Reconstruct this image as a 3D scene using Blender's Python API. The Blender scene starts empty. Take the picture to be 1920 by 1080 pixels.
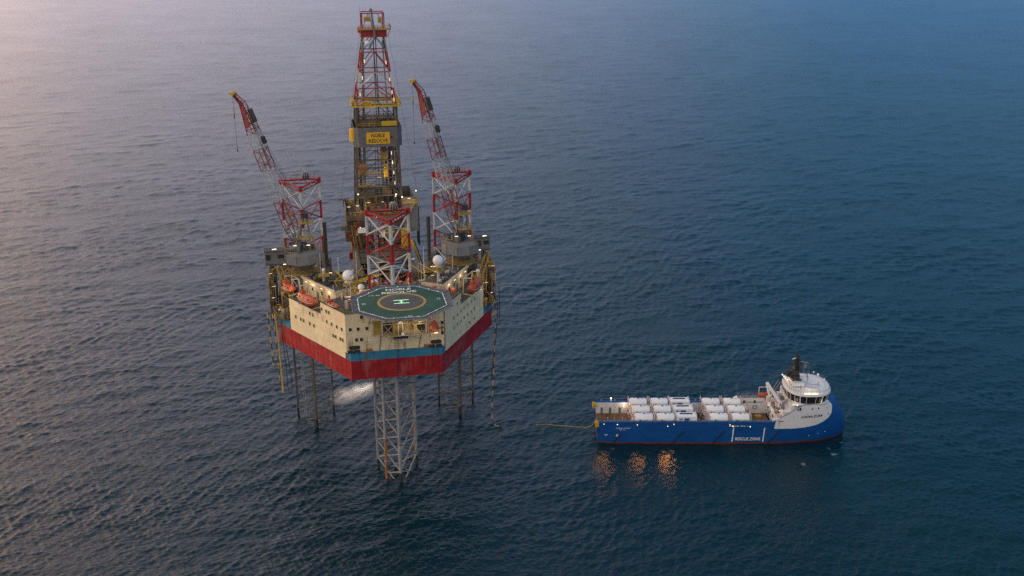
import bpy, math, random
import numpy as np
from mathutils import Vector, Matrix
random.seed(7)
PI = math.pi
C = bpy.context.scene.collection
scene = bpy.context.scene

# ------------------------------------------------------------------ camera
cam_d = bpy.data.cameras.new('camera'); cam = bpy.data.objects.new('camera', cam_d); C.objects.link(cam)
cam_d.sensor_width = 36.0; cam_d.lens = 36.0 * 2000 / 1920
cam_d.clip_start = 1.0; cam_d.clip_end = 90000
CAMH = 170.0
cam.location = (0, 0, CAMH); cam.rotation_euler = (math.radians(90 - 20.2), 0, 0)
scene.camera = cam

# ------------------------------------------------------------------ sky, sun, exposure
SUN_AZ = math.radians(-66)      # left of the view direction (+Y)
SUN_EL = math.radians(2.5)
SKY_LOW, SKY_HIGH = (0.118, 0.285, 0.55), (0.068, 0.246, 0.45)
SKY_ROSE, SKY_WARM, SKY_BACK_FILL = (1.34, 1.07, 1.10), (4.6, 2.85, 1.55), (1.16, 1.02, 0.88)
world = bpy.data.worlds.new("World"); scene.world = world; world.use_nodes = True
nt = world.node_tree; nt.nodes.clear()
sky = nt.nodes.new('ShaderNodeTexSky'); sky.sky_type = 'NISHITA'; sky.sun_disc = False
sky.sun_elevation = SUN_EL; sky.sun_rotation = SUN_AZ; sky.altitude = 0
sky.air_density = 1.0; sky.dust_density = 2.0; sky.ozone_density = 2.5
bg = nt.nodes.new('ShaderNodeBackground'); bg.inputs['Strength'].default_value = 0.05
wo = nt.nodes.new('ShaderNodeOutputWorld')
NW = nt.nodes.new; LW = nt.links.new
LW(sky.outputs[0], bg.inputs['Color'])
tcw = NW('ShaderNodeTexCoord')
def wdot(v, lo, hi, pw=1.0):          # 0..1 falloff around a direction of the sky
    d = NW('ShaderNodeVectorMath'); d.operation = 'DOT_PRODUCT'; LW(tcw.outputs['Generated'], d.inputs[0]); d.inputs[1].default_value = v
    r = NW('ShaderNodeMapRange'); r.inputs[1].default_value = lo; r.inputs[2].default_value = hi; LW(d.outputs['Value'], r.inputs[0])
    p = NW('ShaderNodeMath'); p.operation = 'POWER'; LW(r.outputs[0], p.inputs[0]); p.inputs[1].default_value = pw
    return p.outputs[0]
def wmix(f, a, b_):
    m = NW('ShaderNodeMix'); m.data_type = 'RGBA'; LW(f, m.inputs[0])
    for k, v in ((6, a), (7, b_)):
        if isinstance(v, tuple): m.inputs[k].default_value = v+(1,)
        else: LW(v, m.inputs[k])
    return m.outputs[2]
upf = wdot((0, 0, 1), 0.0, 0.68, 0.75)
base = wmix(upf, SKY_LOW, SKY_HIGH)
base = wmix(wdot((-0.82, 0.55, 0.08), 0.28, 0.98, 1.5), base, SKY_ROSE)
base = wmix(wdot((-0.89, 0.42, 0.18), 0.70, 1.0, 2.0), base, SKY_WARM)
base = wmix(wdot((-0.35, -0.80, 0.45), 0.0, 0.95, 1.2), base, SKY_BACK_FILL)  # glow behind the camera, added to brighten the front faces
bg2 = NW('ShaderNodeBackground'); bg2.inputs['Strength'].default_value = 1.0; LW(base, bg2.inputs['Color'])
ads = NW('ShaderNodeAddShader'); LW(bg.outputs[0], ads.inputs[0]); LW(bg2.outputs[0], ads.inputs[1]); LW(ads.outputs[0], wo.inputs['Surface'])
sd = bpy.data.lights.new('sun', 'SUN'); so = bpy.data.objects.new('sun', sd); C.objects.link(so)
sd.energy = 0.5; sd.angle = math.radians(14); sd.color = (1.0, 0.72, 0.5)
el = math.radians(9)
sdir = Vector((math.sin(SUN_AZ - 0.5) * math.cos(el), math.cos(SUN_AZ - 0.5) * math.cos(el), math.sin(el)))
so.rotation_euler = sdir.to_track_quat('Z', 'Y').to_euler()
scene.view_settings.view_transform = 'Standard'; scene.view_settings.look = 'None'
scene.view_settings.exposure = 0.0; scene.view_settings.gamma = 1.0
scene.cycles.use_denoising = False
scene.cycles.max_bounces = 6; scene.cycles.volume_bounces = 3; scene.cycles.transparent_max_bounces = 12
scene.cycles.sample_clamp_indirect = 2.5; scene.cycles.sample_clamp_direct = 7.0; scene.cycles.caustics_reflective = False

# ------------------------------------------------------------------ materials
M = {}
def nodes(name):
    m = bpy.data.materials.new(name); m.use_nodes = True
    n = m.node_tree; b = n.nodes['Principled BSDF']; M[name] = m
    return m, n, b
def paint(name, col, rough=0.5, var=0.14, rust=0.0, metal=0.0, scale=0.35, rustcol=(0.16, 0.06, 0.02), fine=3.0, plates=None):
    m, n, b = nodes(name); N = n.nodes.new; L = n.links.new
    tc = N('ShaderNodeTexCoord')
    n1 = N('ShaderNodeTexNoise'); n1.inputs['Scale'].default_value = scale; n1.inputs['Detail'].default_value = 6
    L(tc.outputs['Object'], n1.inputs['Vector'])
    n2 = N('ShaderNodeTexNoise'); n2.inputs['Scale'].default_value = fine; n2.inputs['Detail'].default_value = 4
    L(tc.outputs['Object'], n2.inputs['Vector'])
    ad = N('ShaderNodeMath'); ad.operation = 'ADD'; L(n1.outputs['Fac'], ad.inputs[0]); L(n2.outputs['Fac'], ad.inputs[1])
    mr = N('ShaderNodeMapRange'); mr.inputs[1].default_value = 0.7; mr.inputs[2].default_value = 1.3
    mr.inputs[3].default_value = 0; mr.inputs[4].default_value = 1; L(ad.outputs[0], mr.inputs[0])
    mx = N('ShaderNodeMix'); mx.data_type = 'RGBA'
    mx.inputs[6].default_value = tuple(c * (1 - var * 1.3) for c in col) + (1,)
    mx.inputs[7].default_value = tuple(min(1, c * (1 + var)) for c in col) + (1,)
    L(mr.outputs[0], mx.inputs[0]); out = mx.outputs[2]
    if rust > 0:
        mp = N('ShaderNodeMapping'); mp.inputs['Scale'].default_value = (1.1, 1.1, 0.10); L(tc.outputs['Object'], mp.inputs[0])
        n3 = N('ShaderNodeTexNoise'); n3.inputs['Scale'].default_value = 1.2; n3.inputs['Detail'].default_value = 5
        L(mp.outputs[0], n3.inputs['Vector'])
        n4 = N('ShaderNodeTexNoise'); n4.inputs['Scale'].default_value = 0.16; L(tc.outputs['Object'], n4.inputs['Vector'])
        mu = N('ShaderNodeMath'); mu.operation = 'MULTIPLY'; L(n3.outputs['Fac'], mu.inputs[0]); L(n4.outputs['Fac'], mu.inputs[1])
        r = N('ShaderNodeMapRange'); r.inputs[1].default_value = 0.40 - 0.12 * rust; r.inputs[2].default_value = 0.52 - 0.12 * rust
        r.inputs[3].default_value = 0; r.inputs[4].default_value = 0.75; L(mu.outputs[0], r.inputs[0])
        m2 = N('ShaderNodeMix'); m2.data_type = 'RGBA'; L(r.outputs[0], m2.inputs[0]); L(out, m2.inputs[6])
        m2.inputs[7].default_value = rustcol + (1,); out = m2.outputs[2]
    if plates:
        sp = N('ShaderNodeSeparateXYZ'); L(tc.outputs['Object'], sp.inputs[0])
        ab = N('ShaderNodeMath'); ab.operation = 'ABSOLUTE'; L(sp.outputs[0], ab.inputs[0])
        su = N('ShaderNodeMath'); su.operation = 'ADD'; L(ab.outputs[0], su.inputs[0]); L(sp.outputs[1], su.inputs[1])
        cx = N('ShaderNodeCombineXYZ'); L(su.outputs[0] if plates[2] else sp.outputs[0], cx.inputs[0]); L(sp.outputs[2], cx.inputs[1])
        bk = N('ShaderNodeTexBrick'); L(cx.outputs[0], bk.inputs['Vector']); bk.inputs['Scale'].default_value = 1.0
        bk.inputs['Brick Width'].default_value = plates[0]; bk.inputs['Row Height'].default_value = plates[1]; bk.inputs['Mortar Size'].default_value = 0.035
        bk.inputs['Color1'].default_value = (.88, .88, .88, 1); bk.inputs['Color2'].default_value = (1.08, 1.07, 1.05, 1); bk.inputs['Mortar'].default_value = (.72, .70, .68, 1)
        m3 = N('ShaderNodeMix'); m3.data_type = 'RGBA'; m3.blend_type = 'MULTIPLY'; m3.inputs[0].default_value = 0.8; L(out, m3.inputs[6]); L(bk.outputs['Color'], m3.inputs[7]); out = m3.outputs[2]
        wv = N('ShaderNodeTexNoise'); wv.inputs['Scale'].default_value = .5; L(tc.outputs['Object'], wv.inputs['Vector'])
        bp = N('ShaderNodeBump'); bp.inputs['Distance'].default_value = .25; bp.inputs['Strength'].default_value = .5; L(wv.outputs['Fac'], bp.inputs['Height']); L(bp.outputs[0], b.inputs['Normal'])
    L(out, b.inputs['Base Color']); b.inputs['Roughness'].default_value = rough; b.inputs['Metallic'].default_value = metal
    return m
def emit(name, col, s):
    m, n, b = nodes(name); b.inputs['Base Color'].default_value = (0.8, 0.8, 0.8, 1)
    b.inputs['Emission Color'].default_value = col + (1,); b.inputs['Emission Strength'].default_value = s
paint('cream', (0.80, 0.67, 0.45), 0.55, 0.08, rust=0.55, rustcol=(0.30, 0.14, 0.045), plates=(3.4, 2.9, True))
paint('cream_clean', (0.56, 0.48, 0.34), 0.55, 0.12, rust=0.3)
paint('hull_red', (0.34, 0.012, 0.020), 0.45, 0.26, rust=1.1, rustcol=(0.34, 0.10, 0.10), plates=(4.2, 2.1, True))
paint('hull_blue', (0.035, 0.22, 0.36), 0.5, 0.18, rust=0.5, plates=(4.2, 2.1, True))
paint('red', (0.30, 0.016, 0.018), 0.5, 0.2, rust=0.2)
paint('white', (0.50, 0.50, 0.51), 0.5, 0.12, rust=0.3)
paint('grey', (0.13, 0.13, 0.135), 0.55, 0.22, rust=0.5)
paint('grey_light', (0.17, 0.175, 0.19), 0.55, 0.18, rust=0.4)
paint('leg_steel', (0.28, 0.28, 0.28), 0.6, 0.25, rust=0.35, rustcol=(0.12, 0.055, 0.025))
paint('leg_worn', (0.12, 0.105, 0.092), 0.6, 0.3, rust=0.7, rustcol=(0.12, 0.055, 0.025))
paint('growth', (0.035, 0.035, 0.025), 0.7, 0.4)
paint('pipe_rust', (0.30, 0.13, 0.04), 0.65, 0.3)
paint('derrick', (0.085, 0.072, 0.052), 0.55, 0.3, rust=0.6)
paint('dark', (0.035, 0.033, 0.032), 0.5, 0.3)
paint('brown', (0.12, 0.085, 0.05), 0.6, 0.4, rust=0.6)
paint('ochre', (0.36, 0.24, 0.045), 0.55, 0.3, rust=0.5)
paint('yellow', (0.55, 0.36, 0.03), 0.5, 0.2, rust=0.3)
paint('sign_yellow', (0.75, 0.42, 0.02), 0.5, 0.08)
paint('crane_red_shaded', (0.20, 0.014, 0.016), 0.5, 0.25, rust=0.3)  # darker copy of red; the booms' backlit shade is in the colour
paint('crane_white_shaded', (0.40, 0.40, 0.40), 0.5, 0.2, rust=0.4)  # greyer copy of white, with the same backlit shade in it
paint('orange', (0.42, 0.075, 0.03), 0.4, 0.12, rust=0.2)
paint('deck_dark', (0.055, 0.055, 0.05), 0.7, 0.4, rust=0.6)
paint('heli_green', (0.011, 0.068, 0.038), 0.6, 0.4, rust=0.5, rustcol=(0.07, 0.07, 0.05), scale=0.2)
paint('heli_grey', (0.075, 0.075, 0.07), 0.65, 0.2)
paint('mark_yellow', (0.42, 0.26, 0.05), 0.6, 0.25)
paint('mark_white', (0.70, 0.70, 0.68), 0.6, 0.15)
paint('mark_black', (0.02, 0.02, 0.02), 0.6, 0.1)
paint('net', (0.10, 0.09, 0.12), 0.7, 0.15)
paint('glass', (0.02, 0.022, 0.025), 0.15, 0.1)
paint('dome', (0.72, 0.72, 0.74), 0.4, 0.04)
paint('logo_blue', (0.02, 0.06, 0.30), 0.5, 0.1)
paint('ship_blue', (0.003, 0.068, 0.26), 0.32, 0.13, scale=0.12, rust=.25, rustcol=(.03, .06, .16), plates=(6.0, 2.2, False))
paint('ship_white', (0.66, 0.66, 0.68), 0.4, 0.05, rust=0.1)
paint('ship_boot', (0.11, 0.03, 0.025), 0.5, 0.2)
paint('ship_deck', (0.13, 0.075, 0.04), 0.7, 0.4, rust=0.4)
paint('tank_white', (0.80, 0.80, 0.82), 0.35, 0.06, rust=0.2)
paint('frame_pink', (0.60, 0.47, 0.43), 0.5, 0.12, rust=0.5)
paint('fender', (0.008, 0.012, 0.03), 0.6, 0.1)
paint('hose_black', (0.03, 0.03, 0.03), 0.6, 0.1)
paint('hose_yellow', (0.50, 0.36, 0.08), 0.6, 0.2)
emit('lamp_warm', (1.0, 0.64, 0.32), 2.3)
emit('lamp_white', (1.0, 0.80, 0.55), 3.0)
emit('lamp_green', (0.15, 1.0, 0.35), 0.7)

# ------------------------------------------------------------------ mesh builder
class MB:
    def __init__(s): s.v = []; s.f = []; s.m = []
    def add(s, vs, fs, m=0):
        o = len(s.v); s.v += [tuple(p) for p in vs]
        for f in fs: s.f.append(tuple(i + o for i in f)); s.m.append(m)
    def box(s, x0, x1, y0, y1, z0, z1, m=0):
        s.add([(x0,y0,z0),(x1,y0,z0),(x1,y1,z0),(x0,y1,z0),(x0,y0,z1),(x1,y0,z1),(x1,y1,z1),(x0,y1,z1)],
              [(0,3,2,1),(4,5,6,7),(0,1,5,4),(1,2,6,5),(2,3,7,6),(3,0,4,7)], m)
    def rbox(s, c, sz, rz=0, m=0):
        k = len(s.v); a, b, h = sz[0]/2, sz[1]/2, sz[2]/2
        s.box(-a, a, -b, b, -h, h, m); cs, sn = math.cos(rz), math.sin(rz)
        for i in range(k, k+8):
            x, y, z = s.v[i]; s.v[i] = (c[0]+x*cs-y*sn, c[1]+x*sn+y*cs, c[2]+z)
    def tube(s, p, q, r, n=8, m=0, r2=None, cap=True):
        p, q = Vector(p), Vector(q); d = q - p
        if d.length < 1e-6: return
        if r2 is None: r2 = r
        d.normalize(); a = d.cross(Vector((0,0,1)) if abs(d.z) < 0.95 else Vector((1,0,0))).normalized(); b = d.cross(a)
        vs = []
        for i in range(n):
            t = 2*PI*(i+0.5)/n; e = a*math.cos(t)+b*math.sin(t)
            vs += [p+e*r, q+e*r2]
        fs = [(2*i, 2*((i+1)%n), 2*((i+1)%n)+1, 2*i+1) for i in range(n)]
        if cap: fs += [tuple(2*i for i in range(n))[::-1], tuple(2*i+1 for i in range(n))]
        s.add(vs, fs, m)
    def bar(s, p, q, w, m=0): s.tube(p, q, w*0.707, 4, m)
    def path(s, pts, r, n=6, m=0):
        for i in range(len(pts)-1):
            s.tube(pts[i], pts[i+1], r, n, m(i) if callable(m) else m)
    def prism(s, poly, z0, z1, m=0, mt=None):
        n = len(poly); vs = [(x,y,z0) for x,y in poly]+[(x,y,z1) for x,y in poly]
        s.add(vs, [(i,(i+1)%n,(i+1)%n+n,i+n) for i in range(n)]+[tuple(range(n))[::-1]], m)
        s.add([(x,y,z1) for x,y in poly], [tuple(range(n))], m if mt is None else mt)
    def lathe(s, c, prof, n=24, m=0):
        k = len(prof); vs = []
        for r, z in prof:
            for i in range(n):
                t = 2*PI*i/n; vs.append((c[0]+r*math.cos(t), c[1]+r*math.sin(t), c[2]+z))
        fs = []
        for j in range(k-1):
            for i in range(n):
                fs.append((j*n+i, j*n+(i+1)%n, (j+1)*n+(i+1)%n, (j+1)*n+i))
        fs.append(tuple(range(n))[::-1]); fs.append(tuple((k-1)*n+i for i in range(n)))
        s.add(vs, fs, m)
    def sphere(s, c, r, n=20, m=0, sz=1.0):
        k = n//2
        s.lathe(c, [(max(1e-3, r*math.sin(PI*j/k)), -r*sz*math.cos(PI*j/k)) for j in range(k+1)], n, m)
    def rail(s, pts, h=1.1, w=0.07, step=1.6, m=0, mid=True):
        for i in range(len(pts)-1):
            p, q = Vector(pts[i]), Vector(pts[i+1]); L = (q-p).length; up = Vector((0,0,h))
            s.bar(p+up, q+up, w, m)
            if mid: s.bar(p+up*0.5, q+up*0.5, w*0.7, m)
            k = max(1, int(L/step))
            for j in range(k+1): t = p+(q-p)*(j/k); s.bar(t, t+up, w, m)
    def build(s, name, mats, parent=None, off=(0,0,0), smooth=False, label=None):
        me = bpy.data.meshes.new(name)
        vs = [(x-off[0], y-off[1], z-off[2]) for x,y,z in s.v]
        me.from_pydata(vs, [], s.f)
        if isinstance(mats, str): mats = [mats]
        for k in mats: me.materials.append(M[k])
        me.polygons.foreach_set('material_index', s.m)
        if smooth: me.polygons.foreach_set('use_smooth', [True]*len(s.f))
        me.update()
        o = bpy.data.objects.new(name, me); C.objects.link(o)
        if parent is not None: o.parent = parent
        if label: o['label'] = label
        return o

YAW = math.radians(11); OX, OY = -35.6, 295.0
def W(x, y, z=0):
    return Vector((OX+x*math.cos(YAW)-y*math.sin(YAW), OY+x*math.sin(YAW)+y*math.cos(YAW), z))
def thing(name, label, cat, loc, rz=0, group=None, rig=True):
    o = bpy.data.objects.new(name, None); C.objects.link(o)
    o.location = W(*loc) if rig else Vector(loc)
    o.rotation_euler = (0, 0, rz + (YAW if rig else 0)); o['label'] = label; o['category'] = cat
    if group: o['group'] = group
    o.empty_display_size = 1
    return o
def copy_thing(o, loc, label, rz=None, rig=True):
    r = o.copy(); C.objects.link(r); r.location = W(*loc) if rig else Vector(loc); r['label'] = label
    if rz is not None: r.rotation_euler = (0, 0, rz+(YAW if rig else 0))
    for ch in list(o.children):
        c = ch.copy(); C.objects.link(c); c.parent = r
        for g in ch.children:
            d = g.copy(); C.objects.link(d); d.parent = c
    return r
def text_verts(s, size, bold=0.012, align='CENTER'):
    cu = bpy.data.curves.new('lettering', 'FONT'); cu.body = s; cu.size = size; cu.offset = bold*size
    cu.align_x = align; cu.extrude = 0.0; cu.resolution_u = 3
    o = bpy.data.objects.new('lettering_tmp', cu); C.objects.link(o)
    dg = bpy.context.evaluated_depsgraph_get(); me = bpy.data.meshes.new_from_object(o.evaluated_get(dg))
    vs = [tuple(v.co) for v in me.vertices]; fs = [tuple(p.vertices) for p in me.polygons]
    bpy.data.objects.remove(o); bpy.data.meshes.remove(me)
    return vs, fs
def text(s, size, fn, mat, parent, off=(0,0,0), name='lettering', bold=0.012, sx=1.0, width=None):
    vs, fs = text_verts(s, size, bold); mb = MB()
    if width: sx = width/(max(v[0] for v in vs)-min(v[0] for v in vs))
    mb.add([fn(x*sx, y) for x, y, z in vs], fs); return mb.build(name, mat, parent, off)
def lamp_light(name, loc, power, col=(1, 0.72, 0.42), parent=None, spot=None, size=0.7):
    l = bpy.data.lights.new(name, 'SPOT' if spot else 'POINT'); l.energy = power; l.color = col; l.shadow_soft_size = size
    o = bpy.data.objects.new(name, l); C.objects.link(o); o.location = loc
    if parent is not None: o.parent = parent
    if spot:
        l.spot_size = spot[1]; l.spot_blend = 1.0
        o.rotation_euler = (-Vector(spot[0])).to_track_quat('Z', 'Y').to_euler()
    return o

# ------------------------------------------------------------------ the sea
def build_water():
    half = math.radians(31)
    rows = [0.5, 20, 60, 110, 150, 180]
    r = 200.0
    while r < 60000:
        rows.append(r)
        d = (r*r+CAMH**2)/(1067*CAMH)*0.52
        r += min(max(d, 0.16), r*0.05+0.2) if r < 7000 else r*0.05
    rows = np.array(rows)
    a_in = np.linspace(-half, half, 1250)
    a_out = np.linspace(half, 2*PI-half, 90)[1:-1]
    az = np.concatenate([a_in, a_out])
    R, A = np.meshgrid(rows, az, indexing='ij')
    X = (R*np.sin(A)).astype(np.float64); Y = (R*np.cos(A)).astype(np.float64)
    nr, na = R.shape
    sp = np.gradient(rows)[:, None]*np.ones((1, na))
    spa = np.ones(na)*(a_in[1]-a_in[0]); spa[len(a_in):] = a_out[1]-a_out[0]
    sp = np.maximum(sp, R*spa[None, :]*0.8)
    rng = np.random.RandomState(11)
    Z = np.zeros_like(X); DX = np.zeros_like(X); DY = np.zeros_like(X)
    main = math.radians(90+18)                     # travel direction of the wind waves
    ncomp = 130
    G = []                                         # gusty patches: short waves are steeper in some places than others
    for g in range(4):
        F = np.zeros_like(X)
        for q in range(9):
            l_ = 22*(150/22)**rng.rand(); t_ = rng.rand()*2*PI; F += np.sin(2*PI/l_*(X*math.cos(t_)*.7+Y*math.sin(t_)*1.2)+rng.rand()*7)
        G.append(np.clip(1+0.27*F, .25, 2.1))
    for i in range(ncomp):
        lam = 1.1*(52/1.1)**((i+rng.rand())/ncomp)
        spread = 1.0 if lam < 4 else (0.75 if lam < 14 else 0.45)
        th = main+rng.randn()*spread
        if lam > 18: th = main+rng.randn()*0.55-.15
        k = 2*PI/lam
        slope = 0.030 if lam < 2.4 else 0.030*(2.4/lam)**0.78
        amp = slope/k
        ph = k*(X*math.cos(th)+Y*math.sin(th))+rng.rand()*2*PI
        att = np.clip((lam/sp-2.2)/3.0, 0, 1)*amp*(G[i % 4] if lam < 16 else 1.0)
        s_, c_ = np.sin(ph), np.cos(ph)
        Z += att*c_; DX -= att*s_*math.cos(th)*0.9; DY -= att*s_*math.sin(th)*0.9
    X += DX; Y += DY
    co = np.stack([X, Y, Z], -1).reshape(-1, 3).astype(np.float32)
    i = np.arange(nr-1)[:, None]*na; j = np.arange(na)[None, :]; j2 = (j+1) % na
    q = np.stack([i+j, i+na+j, i+na+j2, i+j2], -1).reshape(-1, 4)
    q = q[:, ::-1]
    me = bpy.data.meshes.new('water')
    me.vertices.add(len(co)); me.vertices.foreach_set('co', co.ravel())
    me.loops.add(q.size); me.loops.foreach_set('vertex_index', q.ravel().astype(np.int32))
    me.polygons.add(len(q)); me.polygons.foreach_set('loop_start', (np.arange(len(q))*4).astype(np.int32))
    me.polygons.foreach_set('use_smooth', np.ones(len(q), dtype=bool))
    me.update(calc_edges=True)
    o = bpy.data.objects.new('water', me); C.objects.link(o); o['kind'] = 'structure'
    o['label'] = 'dark teal choppy open sea'
    m, n, b = nodes('water'); N = n.nodes.new; L = n.links.new
    b.inputs['Base Color'].default_value = (0.0006, 0.018, 0.028, 1); b.inputs['Roughness'].default_value = 0.07
    b.inputs['IOR'].default_value = 1.333
    tc = N('ShaderNodeTexCoord'); mp = N('ShaderNodeMapping'); mp.inputs['Rotation'].default_value = (0, 0, -math.radians(15))
    mp.inputs['Scale'].default_value = (0.45, 1.0, 1.0); L(tc.outputs['Object'], mp.inputs[0])
    n1 = N('ShaderNodeTexNoise'); n1.inputs['Scale'].default_value = 1.3; n1.inputs['Detail'].default_value = 7; n1.inputs['Roughness'].default_value = 0.62
    n1.inputs['Distortion'].default_value = 0.3
    L(mp.outputs[0], n1.inputs['Vector'])
    n2 = N('ShaderNodeTexNoise'); n2.inputs['Scale'].default_value = 2.6; n2.inputs['Detail'].default_value = 4; L(mp.outputs[0], n2.inputs['Vector'])
    n3 = N('ShaderNodeTexNoise'); n3.inputs['Scale'].default_value = 0.012; n3.inputs['Detail'].default_value = 3; L(tc.outputs['Object'], n3.inputs['Vector'])
    mr = N('ShaderNodeMapRange'); mr.inputs[1].default_value = 0.35; mr.inputs[2].default_value = 0.65; mr.inputs[3].default_value = 0.55; mr.inputs[4].default_value = 1.0
    L(n3.outputs['Fac'], mr.inputs[0])
    b1 = N('ShaderNodeBump'); b1.inputs['Distance'].default_value = 0.30; L(n1.outputs['Fac'], b1.inputs['Height']); L(mr.outputs[0], b1.inputs['Strength'])
    b2 = N('ShaderNodeBump'); b2.inputs['Distance'].default_value = 0.06; b2.inputs['Strength'].default_value = 0.9
    L(n2.outputs['Fac'], b2.inputs['Height']); L(b1.outputs[0], b2.inputs['Normal']); L(b2.outputs[0], b.inputs['Normal'])
    # foam churned up round the legs and by the ship's bow
    geo = N('ShaderNodeNewGeometry'); acc = None
    for (px, py, rr_, st) in ((-34.2, 288.1, 2.2, .9), (-42.2, 297.3, 1.6, .7), (-30.3, 299.6, 1.6, .7), (-67.1, 323.9, 1.8, .6), (-18.6, 334.2, 1.8, .6), (103.9, 309.5, 4.0, .82), (104.5, 305.0, 4.5, .80), (99.4, 299.8, 4.5, .78), (92.5, 299.5, 4.5, .74), (109, 314, 4, .74), (33, 309.5, 5.0, .72)):
        d = N('ShaderNodeVectorMath'); d.operation = 'DISTANCE'; L(geo.outputs['Position'], d.inputs[0]); d.inputs[1].default_value = (px, py, 0)
        r = N('ShaderNodeMapRange'); r.inputs[1].default_value = 0; r.inputs[2].default_value = rr_; r.inputs[3].default_value = st; r.inputs[4].default_value = 0; L(d.outputs['Value'], r.inputs[0])
        if acc is None: acc = r.outputs[0]
        else: q_ = N('ShaderNodeMath'); q_.operation = 'MAXIMUM'; L(acc, q_.inputs[0]); L(r.outputs[0], q_.inputs[1]); acc = q_.outputs[0]
    fn = N('ShaderNodeTexNoise'); fn.inputs['Scale'].default_value = 1.3; fn.inputs['Detail'].default_value = 6; fn.inputs['Distortion'].default_value = 1.2; L(mp.outputs[0], fn.inputs['Vector'])
    sm = N('ShaderNodeMath'); sm.operation = 'MULTIPLY'; L(fn.outputs['Fac'], sm.inputs[0]); L(acc, sm.inputs[1])
    fr = N('ShaderNodeMapRange'); fr.inputs[1].default_value = .34; fr.inputs[2].default_value = .48; fr.inputs[4].default_value = .55; L(sm.outputs[0], fr.inputs[0])
    mixc = N('ShaderNodeMix'); mixc.data_type = 'RGBA'; L(fr.outputs[0], mixc.inputs[0]); mixc.inputs[6].default_value = (0.0006, 0.018, 0.028, 1); mixc.inputs[7].default_value = (.6, .65, .68, 1)
    wc = N('ShaderNodeTexNoise'); wc.inputs['Scale'].default_value = .22; wc.inputs['Detail'].default_value = 8; wc.inputs['Roughness'].default_value = .7; L(mp.outputs[0], wc.inputs['Vector'])
    wr = N('ShaderNodeMapRange'); wr.inputs[1].default_value = .735; wr.inputs[2].default_value = .76; wr.inputs[4].default_value = .5; L(wc.outputs['Fac'], wr.inputs[0])
    mxx = N('ShaderNodeMath'); mxx.operation = 'MAXIMUM'; L(fr.outputs[0], mxx.inputs[0]); L(wr.outputs[0], mxx.inputs[1]); L(mxx.outputs[0], mixc.inputs[0])
    L(mixc.outputs[2], b.inputs['Base Color'])
    me.materials.append(m)
build_water()

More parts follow.
